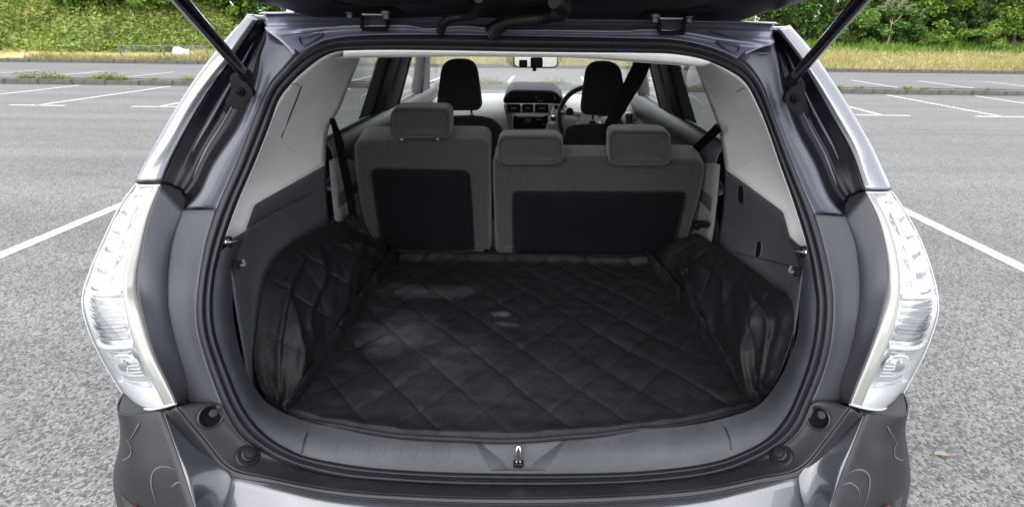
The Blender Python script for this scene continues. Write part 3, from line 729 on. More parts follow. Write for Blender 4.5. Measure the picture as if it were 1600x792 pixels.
# scuff plate seams, ribs
def strip_on(name, tree, pts, w, t, matr, parent, lift=.001, n=20):
    P = []; Nn = []
    for a in pts: p, nn = hit(tree, *a, lift); P.append(p); Nn.append(nn)
    return ribbon(name, P, np.mean(Nn, 0), w, t, matr, parent, n)
strip_on('seam', tr_sill, [(480, 676), (474, 693), (471, 708)], .0022, .001, BLACK, sill)
strip_on('seam', tr_sill, [(1133, 668), (1140, 685), (1143, 703)], .0022, .001, BLACK, sill)
RIB = mat('sill_rib', (.034, .036, .045), .55, dust=.12, spec=.25)
for k in range(9):
    x = 502 + k * 25; y = 686 + k * 1.2
    strip_on('tread_rib', tr_sill, [(x - 4 * q, y + q * (18 + .6 * k)) for q in (0, .25, .5, .75, 1)], [.002, .0045, .0045, .0045, .001], .0022, RIB, sill, -.0001, 8)
for k in range(9):
    x = 897 + k * 25; y = 692 - k * 1.4
    strip_on('tread_rib', tr_sill, [(x + 4 * q, y + q * (24 - .6 * k)) for q in (0, .25, .5, .75, 1)], [.002, .0045, .0045, .0045, .001], .0022, RIB, sill, -.0001, 8)
# latch pocket hardware
def face_on(name, pts, matr, parent, thick=.002):
    o = meshobj(name, pts, [tuple(range(len(pts)))], matr, parent, False); solid(o, thick); return o
st = hit(tr_sill, 810, 724, .002)[0]
box('striker_base', st, (.022, .016, .010), GLOSSBLACK, sill, .002)
tube('latch_striker', [st + [-.004, 0, .0], st + [-.004, .008, .030], st + [0, .012, .038], st + [.004, .008, .030], st + [.004, 0, .0]], .0028, CHROME, sill, 26, 8)

# ---------------------------------------------------------------- body round the opening
def side(ptsL, ptsR): return {'L': ptsL, 'R': ptsR}
CREASE = side([(286, 329), (270, 376), (263, 420), (262, 470), (268, 510), (280, 555), (291, 596), (293, 630)], [(1322, 339), (1337, 381), (1343, 421), (1344, 459), (1340, 497), (1328, 555), (1314, 598), (1313, 628)])
LI = side([(250.6, 290), (233, 337), (220, 395), (213.6, 440), (221, 486), (238, 548.5), (262, 601), (275, 629)], [(1353, 301), (1372, 342), (1384.4, 395), (1387, 443), (1377, 495.6), (1358, 553), (1339, 601), (1328, 630)])
LO = side([(213.6, 286), (191, 316), (165.6, 366), (139, 428), (128.6, 466), (134, 502), (156, 555), (192, 616)], [(1391.6, 297), (1413, 327.6), (1444, 388), (1464, 455), (1466, 485), (1459, 515), (1440, 562), (1411, 616)])
LB = side([(215, 628), (249.6, 639), (268, 636)], [(1390, 632), (1356, 640), (1335, 638)])
CH_O = side([(403, 31), (366.6, 85), (354.5, 101.5), (330, 136), (300, 185), (270, 242), (252, 287)], [(1215, 47), (1248, 89), (1258, 106), (1276, 137), (1305, 188), (1331.5, 237), (1353, 299)])
CH_I = side([(414, 34), (415, 66), (409, 84), (402, 126), (378, 192), (332, 262), (311, 306), (289, 327)], [(1209, 47), (1210, 72), (1214, 90), (1222, 140), (1243, 203), (1272, 257), (1298, 316), (1320, 337)])
SIL = side([(397, 24), (360, 62), (327, 101), (291, 151.5), (254.5, 212), (224, 260.6), (212, 286)], [(1227, 42), (1256, 74), (1293.6, 123), (1324, 169), (1358, 229), (1376, 266), (1392, 298)])
lamp_trees = {}
for sd, sg in (('L', -1), ('R', 1)):
    # satin panel between seal and lamp
    a, b = (S(338, 328), S(350, 634)) if sd == 'L' else (S(1268.5, 630), S(1273, 338))
    inner = arc(so3, a, b);  inner = inner if sd == 'L' else inner[::-1]
    cr = SS(CREASE[sd], .004); li = SS(LI[sd], -.050)
    half = lambda p_, q_, w, dy: [p * (1 - w) + q * w + np.array([0, dy * math.sin(math.pi * i / 29), 0]) for i, (p, q) in enumerate(zip(resample(p_, 30), resample(q_, 30)))]
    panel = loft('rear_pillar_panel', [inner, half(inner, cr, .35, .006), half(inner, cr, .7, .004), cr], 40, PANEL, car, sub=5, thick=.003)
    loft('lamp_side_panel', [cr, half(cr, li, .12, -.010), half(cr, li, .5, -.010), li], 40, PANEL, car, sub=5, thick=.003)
    # dark channel with pressed ribs
    co = SS(CH_O[sd], -.02); ci = SS(CH_I[sd], .015)
    R0, R1 = resample(co, 60), resample(ci, 60); rows = []
    for k in range(21):
        u = k / 20; P = R0 * (1 - u) + R1 * u; d = .03 * math.sin(math.pi * u)
        d -= .004 * math.exp(-((u - .3) / .05) ** 2) + .004 * math.exp(-((u - .58) / .05) ** 2)
        rows.append(P + np.array([0, d, 0]))
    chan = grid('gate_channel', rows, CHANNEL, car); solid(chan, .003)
    for u_, t0, t1 in ((.30, 8, 52), (.58, 14, 56)):
        kk = int(u_ * 20); tube('pressed_rib', np.array(rows[kk])[t0:t1:4] + np.array([0, -.001, 0]), [.0005, .0028, .0032, .0034, .004, .001], PAINT_IN, chan, 50, 8)
    # painted inner flange between channel and seal
    if sd == 'L': inner = arc(so3, S(470, 82), S(338, 328))
    else: inner = arc(so3, S(1273, 338), S(1150, 92))[::-1]
    ci2 = SS(CH_I[sd], .013)
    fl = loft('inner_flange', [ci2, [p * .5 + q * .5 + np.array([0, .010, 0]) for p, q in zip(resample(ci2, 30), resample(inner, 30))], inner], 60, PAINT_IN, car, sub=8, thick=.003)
    # outer painted pillar skin, wrapping forward
    so_ = [PX(*p, sg * x) for p, x in zip(SIL[sd], (.655, .685, .71, .735, .765, .785, .795))]
    wrap = [p + np.array([sg * .012, .16, .0]) for p in so_]; wrap2 = [p + np.array([sg * .012, .26, .0]) for p in so_]
    mid = [p * .5 + q * .5 + np.array([sg * .012, -.012, .006]) for p, q in zip(resample(SS(CH_O[sd], -.022), 20), resample(so_, 20))]
    skin = loft('quarter_panel', [SS(CH_O[sd], -.022), mid, so_, wrap, wrap2], 40, PAINT, car, sub=6, thick=.003)
    # strut bracket
    tr = bvh(chan, fl)
    bp_ = [(389, 112), (399, 134), (399, 148), (380, 172), (371, 186), (353, 172), (354, 160), (372, 138), (376, 118)] if sd == 'L' else [(1230, 118), (1222, 135), (1222, 155), (1238, 182), (1248, 197), (1263, 186), (1264, 174), (1250, 150), (1244, 128)]
    pts = [hit(tr, a, b, .0)[0] for a, b in bp_]; c = np.mean(pts, 0)
    pts = [c + (p - c) * np.array([1, .25, 1]) + np.array([0, -.016, 0]) for p in pts]
    br = pillow('strut_bracket', resample(pts, 48, True), .012, .003, BRACKET, car, rings=2, domerings=1)
    for a, b in (((381, 141), (364, 170)) if sd == 'L' else ((1237, 152), (1251, 181))):
        p = c + (np.array(PY(a, b, c[1])) - c); p[1] = c[1] - .018
        lathe('bolt', [(.010, 0), (.010, -.004), (.006, -.0045), (.006, -.009), (.0035, -.010)], p, (0, 1, 0), BRACKET, br, 12)
    # gas strut
    a = PY(*((383, 117) if sd == 'L' else (1238, 125)), c[1] - .03)
    b = PY(*((281, 0) if sd == 'L' else (1346, 0)), .86); e = b + (b - a) * .75
    strut = tube('gas_strut', [a + (b - a) * .10, b, e], .0115, GLOSSBLACK, car, 12, 16)
    lathe('strut_end', [(.004, -.01), (.013, -.008), (.015, 0), (.013, .012), (.010, .03), (.0095, .05)], a, b - a, BLACK, strut, 14)
    # ---------------- tail lamp
    li_ = SS(LI[sd], -.048); lo_ = []
    xo = (.795, .815, .835, .85, .852, .85, .842, .83)
    for p, x in zip(LO[sd], xo): lo_.append(PX(*p, sg * x))
    lb_ = [PX(*LB[sd][0], sg * .81), None, None]
    n = 60; A = resample(li_, n); B = resample(lo_, n)
    # bottom of the lamp sits lower than the last outer point: blend the ends towards the bottom edge points
    tail_b = np.array([S(*LB[sd][2], -.05), PY(*LB[sd][1], .83), PX(*LB[sd][0], sg * .815)])
    rows = []; rows_in = []
    M_ = 21
    for k in range(M_):
        u = k / (M_ - 1); w = math.sin(math.pi * u)
        P = A * (1 - u) + B * u
        bul = np.array([sg * .006, -.030, .004])
        t = np.linspace(0, 1, n)[:, None]
        P = P + bul * w * (.6 + .4 * np.sin(np.pi * t))
        bot = tail_b[0] * (1 - u) ** 2 + tail_b[1] * 2 * u * (1 - u) + tail_b[2] * u * u
        end = np.clip((t - .88) / .12, 0, 1) ** 2
        P = P + (np.array([0, 0, -.012 * w]) * end)
        rows.append(P)
    rows = np.array(rows)
    lens_rows = list(rows)
    H = rows.copy(); tt = np.linspace(0, 1, n)
    for k in range(M_):
        u = k / (M_ - 1); w = max(0, math.sin(math.pi * u)) ** .5
        for j in range(n):
            t = tt[j]; we = w * min(1, t * 14, (1 - t) * 14)
            if t < .50: d = .026 + .007 * math.sin(t * 40 + u * 3) + .006 * math.sin(u * 15)
            elif t < .735: d = .030
            else: d = .022 + .014 * math.sin((t - .735) / .265 * math.pi)
            H[k, j] = H[k, j] + np.array([0, .0025 + d * we, 0])
    fine = [resample(H[k], 220) for k in range(M_)]
    lamp = grid('tail_lamp', fine, REFL, car)
    lens = grid('lens', lens_rows, LENS, lamp)
    lt = bvh(lens); lamp_trees[sd] = lt
    # closed rim of the lamp: cream inner edge and lower lip
    k0 = int(M_ * .15); ed = [rows[k] + view(rows[k]) * .0015 for k in range(0, k0 + 1)]
    edge = grid('lens_edge', [A - view(A) * .04 + np.array([-sg * .004, 0, 0])] + ed + [rows[k0] + view(rows[k0]) * -.006], CREAM, lamp)
    rim = np.array([r[-1] for r in rows]); tube('lens_rim', rim + np.array([0, -.001, -.001]), .0026, LAMPWHITE, lamp, 30, 8)
    rim = np.array([r[0] for r in rows]); tube('lens_rim', rim, .0022, LAMPWHITE, lamp, 24, 8)
    tube('lens_rim', rows[-1], .0012, LAMPWHITE, lamp, 60, 8)
    back_o = [rows[-1], rows[-1] + np.array([-sg * .02, .10, 0]), rows[-1] + np.array([-sg * .06, .22, 0])]
    grid('lamp_shell', back_o, LAMPWHITE, lamp)
    def across(t, k1, k2, dy):
        j = int(t * (n - 1)); return [rows[k][j] + np.array([0, dy, 0]) for k in range(k1, k2)]
    for t in (.497, .738): tube('divider_bar', across(t, 4, M_ - 1, .010), .0055, LAMPWHITE, lamp, 24, 8)
    for q in range(7): tube('lamp_rib', across(.525 + q * .03, 5, M_ - 1, .016), .0030, RIBM, lamp, 24, 6)
    for q in range(5): tube('lamp_rib', across(.08 + q * .085, 8, M_ - 3, .020), .0035, RIBM, lamp, 20, 6)
    tube('lamp_fin', [rows[8][j] + np.array([0, .018, 0]) for j in range(4, 28)], .005, LAMPWHITE, lamp, 24, 6)
    for q in range(9): tube('lamp_rib', across(.765 + q * .022, 6, M_ - 2, .018), .0016, LAMPWHITE, lamp, 20, 6)
    for t, k in ((.84, 10),):
        p = rows[k][int(t * (n - 1))] + np.array([0, .024, 0]); lathe('bulb', [(.004, -.012), (.011, -.010), (.014, .0), (.011, .010), (.004, .014)], p, (0, 1, 0), CHROME, lamp, 16)
        lathe('bulb_bowl', [(.024, -.004), (.026, -.002), (.020, .004), (.012, .008)], p, (0, 1, 0), REFL, lamp, 24)

# ---------------------------------------------------------------- header above the opening
RH0 = [(404, 22), (475, 22), (620, 27), (810, 31), (1000, 33), (1130, 35), (1216, 38)]
RH1 = [(412, 35), (475, 35), (620, 37.5), (810, 41), (1000, 44), (1130, 46), (1210, 48)]
RH2 = [(414, 46), (475, 45), (540, 41), (600, 40), (640, 41), (665, 46), (685, 45), (720, 41), (760, 45), (800, 48), (860, 48), (980, 49), (1003, 47), (1040, 47), (1085, 53), (1135, 62), (1209, 68)]
top_in = np.vstack([arc(so3, S(1155, 95), so3[-1]), arc(so3, so3[0], S(462, 88))])[::-1]
c0 = SS(RH0, -.004); c1 = SS(RH1, .010); c2 = SS(RH2, -.012)
loft('roof_gutter', [c0, [p + np.array([0, .02, .004]) for p in c0], [p + np.array([0, .012, 0]) for p in c1], c1], 120, PAINT_HD, car, sub=3, curved=False, thick=.002)
loft('header_panel', [c1, [p * .5 + q * .5 + np.array([0, .012, 0]) for p, q in zip(resample(c1, 60), resample(c2, 60))], c2, [p * .5 + q * .5 + np.array([0, .014, 0]) for p, q in zip(resample(c2, 60), resample(top_in, 60))], top_in], 200, PAINT_HD, car, sub=4, thick=.002)
hdr = bvh(bpy.data.objects['header_panel'], *[o for o in bpy.data.objects if o.name.startswith('inner_flange')])
for pts in ([(468, 60), (470, 70), (476, 74), (492, 66), (505, 57), (500, 54), (484, 60), (470, 61)], [(1155, 75), (1152, 84), (1146, 85), (1128, 76), (1119, 66), (1125, 64), (1142, 69), (1154, 74)]):
    tube('drain_pressing', [hit(hdr, a, b, .001)[0] for a, b in pts], .0022, PAINT_IN, car, 48, 8)
for pts in ([(422, 73), (438, 72), (446, 76), (458, 88)], [(1164, 98), (1174, 88), (1182, 84), (1200, 84)], [(440, 57), (470, 53), (520, 42)], [(1108, 50), (1150, 62), (1205, 72)]):
    tube('pressed_ridge', [hit(hdr, a, b, -.001)[0] for a, b in pts], .0032, PAINT_IN, car, 30, 8)

# roof skin
rows = []
for k in range(10):
    u = k / 9; y = 1.40 + 1.75 * u
    rows.append(np.array([(x, y - .05 * (1 - (x / .63) ** 2) * 0, 1.508 + .006 * math.sin(math.pi * u) - .055 * abs(x / .63) ** 3 - .05 * u ** 4) for x in np.linspace(-.64, .64, 25)]))
loft('roof', rows, 25, PAINT, car, thick=.01)

# ---------------------------------------------------------------- raised tailgate
def gate_pt(x, s):   # s: 0 at the hinge .. 1 at the lower edge of the raised gate
    y = 1.400 - 1.03 * s; z = 1.494 + .12 * s + .30 * s ** 2.2
    return np.array([x, y, z])
rows = []
for k in range(25):
    s = k / 24; w = .60 + .10 * min(1, s * 1.6) - .04 * max(0, s - .8)
    row = []
    for x in np.linspace(-1, 1, 61):
        p = gate_pt(x * w, s); e = abs(x)
        p[2] += .035 * max(0, (e - .82) / .18) ** 2      # edges roll up
        p[2] += .012 * math.exp(-((e - .66) / .07) ** 2) * (s > .06) - .008 * math.exp(-((s - .2) / .05) ** 2)
        row.append(p)
    rows.append(np.array(row))
gate = grid('tailgate', rows, GATE, car)
gate_tree = bvh(gate)
rows2 = [r + np.array([0, 0, .05]) for r in rows]
grid('outer_skin', rows2, PAINT, gate)
rows3 = []
for s in np.linspace(.25, .75, 8): rows3.append(np.array([gate_pt(x * .46, s) + np.array([0, 0, -.004]) for x in np.linspace(-1, 1, 16)]))
grid('window_glass', rows3, GLOSSBLACK, gate)
# spoiler lip over the roof end
# hinges
for (hx0, hx1, y0, y1), (bx0, bx1, by) in (((566, 604, 22, 46), (537, 612, 11)), ((1030, 1067, 28, 52), (1015, 1085, 17))):
    Yh = 1.315
    q = [PY(hx0, y0, Yh), PY(hx1, y0, Yh), PY(hx1 + 2, y1, Yh), PY(hx0, y1, Yh)]
    hg = tube('gate_hinge', [q[0], q[3]], .005, BRACKET, car, 6, 8)
    tube('hinge_arm', [q[1], q[2]], .005, BRACKET, hg, 6, 8); tube('hinge_pin', [q[3], q[2]], .0045, BRACKET, hg, 6, 8); tube('hinge_pin', [q[0], q[1]], .0055, SILVER, hg, 6, 8)
    c = (q[0] + q[1] + q[2] + q[3]) / 4 + np.array([0, .03, 0]); box('hinge_leaf', c, (.05, .02, .03), BLACK, hg, .003)
    a, b = hit(gate_tree, bx0, by, .004)[0], hit(gate_tree, bx1, by + 1, .004)[0]
    box('hinge_plate', (a + b) / 2, (b[0] - a[0] + .02, .10, .004), BRACKET, hg, .0015, Matrix.Rotation(-.13, 3, 'X'))
    for u in (.12, .88):
        p = a + (b - a) * u + np.array([0, 0, -.002]); lathe('bolt', [(.012, .0), (.012, -.006), (.008, -.007), (.008, -.016), (.004, -.018)], p, (0, 0, 1), mat('bolt_steel', (.045, .045, .05), .35, .7), hg, 12)
# wiring conduits
h1 = tube('wiring_conduit', YY([(748, -2, 1.08), (752, 12, 1.14), (741, 23, 1.20), (722, 27, 1.25), (705, 29, 1.26), (694, 36, 1.27), (688, 50, 1.29)]), .0085, BLACK, car, 60, 12, ripple=.22)
h2 = tube('wiring_conduit', YY([(866, 2, 1.10), (880, 10, 1.14), (874, 21, 1.18), (850, 28, 1.23), (828, 31, 1.24), (805, 33, 1.25), (785, 38, 1.26), (768, 52, 1.28)]), [.014, .017, .017, .0125, .0125, .0125, .014, .017], BLACK, car, 70, 12, ripple=.13)

# ---------------------------------------------------------------- bumper
BE = [(277, 635), (316, 682), (360, 731), (423, 747), (520, 765), (650, 775), (810, 778.5), (960, 775), (1100, 764), (1185, 747), (1250, 731), (1294, 682), (1328, 636)]
YE = [.775, .765, .75, .745, .742, .74, .74, .74, .742, .745, .75, .765, .775]
be3 = [PY(*p, y) for p, y in zip(BE, YE)]
low_in = arc(so3, S(350, 634), S(1268.5, 630))
sup = loft('bumper_support', [low_in, [p * .55 + q * .45 + np.array([0, .012, 0]) for p, q in zip(resample(low_in, 80), resample(be3, 80))], be3], 160, SUPPORT, car, sub=8, thick=.004)
ts = bvh(sup)
# flat end wings under the satin panel line
for sd, q in (('L', [(293, 631), (351, 637)]), ('R', [(1312, 629), (1267, 631)])):
    tube('panel_gap', [S(*a, -.003) for a in q], .0022, BLACK, sup, 8, 6)
for (a, b), kind in (((328, 650), 0), ((1280, 653), 0), ((386, 713), 1), ((1222, 713), 1)):
    p, nn = hit(ts, a, b, .003)
    if kind == 0:
        cup = lathe('access_cup', [(.0235, -.004), (.0235, .003), (.0215, .0045), (.0195, .003), (.015, .0015), (.006, .0012)], p, nn, SUPPORT, sup, 28)
        cup.data.materials.append(mat('cup_dark', (.002, .002, .0025), .6, spec=.06))
        for pl in cup.data.polygons:
            if max(np.linalg.norm(np.array(cup.data.vertices[i].co) - p) for i in pl.vertices) < .0205: pl.material_index = 1
        lathe('screw', [(.0075, 0), (.0075, .003), (.004, .0035)], p + np.array([.006 if a > 800 else .006, .0, .008]) * (1, 1, 1) + nn * .001, nn, SUPPORT, sup, 14)
    else:
        lathe('rubber_stop', [(.023, -.004), (.023, .002), (.020, .005), (.0155, .005), (.0145, .012), (.012, .014), (.0105, .014), (.0095, .019), (.006, .020)], p, nn, BLACK, sup, 28)
BL = [(254, 641), (303, 697), (362, 745), (430, 757), (520, 774), (650, 784), (810, 788), (960, 785), (1100, 774), (1185, 757), (1247, 745), (1301, 697), (1351, 646)]
YL = [.79, .765, .738, .733, .73, .728, .728, .728, .73, .733, .738, .765, .79]
bl3 = [PY(*p, y) for p, y in zip(BL, YL)]
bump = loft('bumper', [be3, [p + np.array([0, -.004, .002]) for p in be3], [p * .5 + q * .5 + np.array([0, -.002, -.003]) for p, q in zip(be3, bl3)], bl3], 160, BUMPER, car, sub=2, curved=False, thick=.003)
led0 = bl3[2:11]
led1 = [np.array([p[0] * 1.045, .60 + .10 * (abs(p[0]) / .62) ** 4, .575 - .006]) for p in resample(led0, 21)]
led0r = resample(led0, 21)
ledm = [p * .55 + q * .45 + np.array([0, 0, -.006]) for p, q in zip(led0r, led1)]
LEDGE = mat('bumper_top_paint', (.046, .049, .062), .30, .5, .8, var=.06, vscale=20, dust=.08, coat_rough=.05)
face1 = [p + np.array([0, -.016, -.035]) for p in led1]; face2 = [p + np.array([0, -.012, -.16]) for p in led1]; face3 = [p + np.array([0, .04, -.30]) for p in led1]
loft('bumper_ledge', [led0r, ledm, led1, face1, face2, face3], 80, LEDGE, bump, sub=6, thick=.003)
RIDGE = side([(254, 641), (268, 681), (282, 721), (304, 792), (313, 832)], [(1351, 646), (1334, 690), (1316, 736), (1297, 792), (1288, 832)])
BSIL = side([(193, 614), (197, 645), (194.6, 680), (184, 721), (183.6, 745.6), (190, 777), (202, 815)], [(1411, 614), (1407, 650), (1413, 690), (1418, 728), (1416, 750), (1409, 780), (1398, 815)])
for sd, sg in (('L', -1), ('R', 1)):
    rg_ = [PY(*p, y) for p, y in zip(RIDGE[sd], (.79, .755, .72, .67, .645))]
    pth = [bl3[0], bl3[1], bl3[2]] if sd == 'L' else [bl3[-1], bl3[-2], bl3[-3]]
    e1 = led1[0] if sd == 'L' else led1[-1]
    pth = pth + [pth[-1] * .5 + e1 * .5 + np.array([0, 0, -.01]), e1 + np.array([0, 0, -.012])]
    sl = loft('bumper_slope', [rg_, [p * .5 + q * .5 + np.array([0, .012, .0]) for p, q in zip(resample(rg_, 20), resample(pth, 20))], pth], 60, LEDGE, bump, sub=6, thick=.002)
    si_ = [PX(*p, sg * x) for p, x in zip(BSIL[sd], (.825, .835, .845, .862, .866, .862, .85))]
    low = [np.array([sg * .30, .62, .40])]
    mid = [p * .5 + q * .5 + np.array([sg * .015, -.035, 0]) for p, q in zip(resample(rg_, 20), resample(si_, 20))]
    wr = [p + np.array([sg * .01, .25, 0]) for p in si_]
    # upper edge is closed by the lamp; lower part continues below the picture
    cf = loft('bumper_corner', [rg_, mid, si_, wr], 70, BUMPER, bump, sub=10, thick=.003)
    tc_ = bvh(cf)
    rim_ = np.vstack([resample([rg_[0], mid[0], si_[0]], 14), resample([si_[0], wr[0]], 5)[1:]])
    grid('bumper_shelf', [rim_ + np.array([0, 0, .0005]), rim_ * .5 + .5 * np.array([sg * .70, .98, .765]) + np.array([0, 0, .002]), np.array([np.array([sg * .70, .98, .77])] * len(rim_))], SUPPORT, bump)
    dn = [[p[-1] + np.array([0, .0, 0]), p[-1] + np.array([0, .01, -.12]), p[-1] + np.array([0, .06, -.26])] for p in (rg_, mid, si_, wr)]
    loft('bumper_lower', dn, 12, BUMPER, bump, sub=4, thick=.003)
    sc = ([[(221, 637), (219, 660), (205, 685), (193, 691)], [(196, 682), (205, 695), (207, 707), (199, 716), (186, 716)], [(246, 785), (238, 755), (240, 738), (250, 729), (266, 729), (281, 735)], [(268, 760), (282, 752), (291, 758)]] if sd == 'L' else
          [[(1382, 641), (1385, 665), (1396, 685), (1408, 692)], [(1405, 682), (1397, 697), (1396, 710), (1404, 717), (1413, 717)], [(1319, 741), (1336, 733), (1350, 735), (1357, 745), (1356, 765), (1349, 790)], [(1313, 757), (1328, 754), (1340, 765), (1341, 778)]])
    for i, s_ in enumerate(sc):
        P, Nn = zip(*[hit(tc_, a, b, .0006) for a, b in s_])
        ribbon('scuff_mark', P, np.mean(Nn, 0), [.0004, .0036, .0030, .0003], .0005, SCUFF, bump, 40)
    rp = [(192, 770), (206, 783), (224, 797), (200, 797)] if sd == 'L' else [(1408, 772), (1392, 783), (1372, 797), (1402, 797)]
    pts = [hit(tc_, a, b, .001)[0] for a, b in rp]
    face_on('reflector_recess', pts, GLOSSBLACK, bump, .002)
    rp = [(214, 785), (226, 795), (216, 800)] if sd == 'L' else [(1384, 784), (1372, 795), (1382, 800)]
    face_on('rear_reflector', [hit(tc_, a, b, .004)[0] for a, b in rp], REDLENS, bump, .003)

# ---------------------------------------------------------------- rest of the shell (sides, bonnet, wheels)
prof = [(.24, .80), (.32, .845), (.50, .868), (.70, .875), (.88, .868), (1.0, .845), (1.07, .80), (1.10, .755)]
for sg in (-1, 1):
    rows = []
    for y in np.linspace(1.02, 4.75, 48):
        w = np.interp(y, [1.02, 1.3, 1.8, 4.0, 4.75], [.955, .985, 1, .99, .90]); row = []
        for z, x in prof:
            zz = z
            for wy in (1.95, 4.05):
                dr = .36 ** 2 - (y - wy) ** 2
                if dr > 0 and z < .31 + math.sqrt(dr): zz = max(z, min(.31 + math.sqrt(dr), .70 if z < .7 else z))
            row.append((sg * x * w, y, zz))
        rows.append(np.array(row))
    sidep = loft('body_side', rows, 24, PAINT, car, thick=.004)
for sg in (-1, 1):
    for wy in (1.95, 4.05):
        c = np.array([sg * .77, wy, .31])
        wh = lathe('wheel', [(.20, -.09), (.285, -.095), (.308, -.07), (.312, 0), (.308, .07), (.285, .095), (.20, .09)], c, (1, 0, 0), RUBBER, car, 40)
        rm = lathe('rim', [(.205, .03), (.205, .085), (.19, .09), (.18, .06), (.06, .055), (.05, .075), (.02, .078)], c, (sg, 0, 0), SILVER, wh, 30)
        for k in range(5):
            an = 2 * math.pi * k / 5; d = np.array([0, math.cos(an), math.sin(an)])
            tube('spoke', [c + np.array([sg * .075, 0, 0]) + d * .04, c + np.array([sg * .085, 0, 0]) + d * .19], .018, SILVER, wh, 5, 8)
rows = [np.array([(x, y, z - .06 * (abs(x) / .75) ** 3) for x in np.linspace(-.76, .76, 16)]) for y, z in ((3.95, 1.0), (4.2, .96), (4.5, .88), (4.72, .76), (4.78, .55), (4.76, .28))]
loft('bonnet', rows, 16, PAINT, car, sub=3, thick=.004)
rows = [np.array([(x, y, .30) for x in np.linspace(-.70, .70, 4)]) for y in (.72, 2, 3.2, 4.7)]
loft('floor_pan', rows, 6, BLACK, car, thick=.01)

# ================================================================== boot interior
# light trim strip over the opening, headliner
TOPE = [(540, 90), (620, 88.5), (750, 87.5), (901, 89.5), (977, 95), (1040, 99.5), (1087, 103)]
top_si = np.vstack([arc(si3, S(1110, 97, .012), si3[-1]), arc(si3, si3[0], S(532, 81, .012))])[::-1]
te3 = SS(TOPE, .085)
loft('header_trim', [top_si, [p * .5 + q * .5 + np.array([0, -.01, -.004]) for p, q in zip(resample(top_si, 40), resample(te3, 40))], te3], 60, LIGHTTRIM, car, sub=4, thick=.002)
rows = [resample(te3, 20)]
for y, z, w in ((1.5, 1.418, .56), (2.0, 1.425, .58), (2.6, 1.42, .575), (3.0, 1.39, .56)):
    rows.append(np.array([(x * w, y, z - .02 * abs(x) ** 4) for x in np.linspace(-1, 1, 20)]))
loft('headliner', rows, 20, HEADLINER, car, thick=.004)

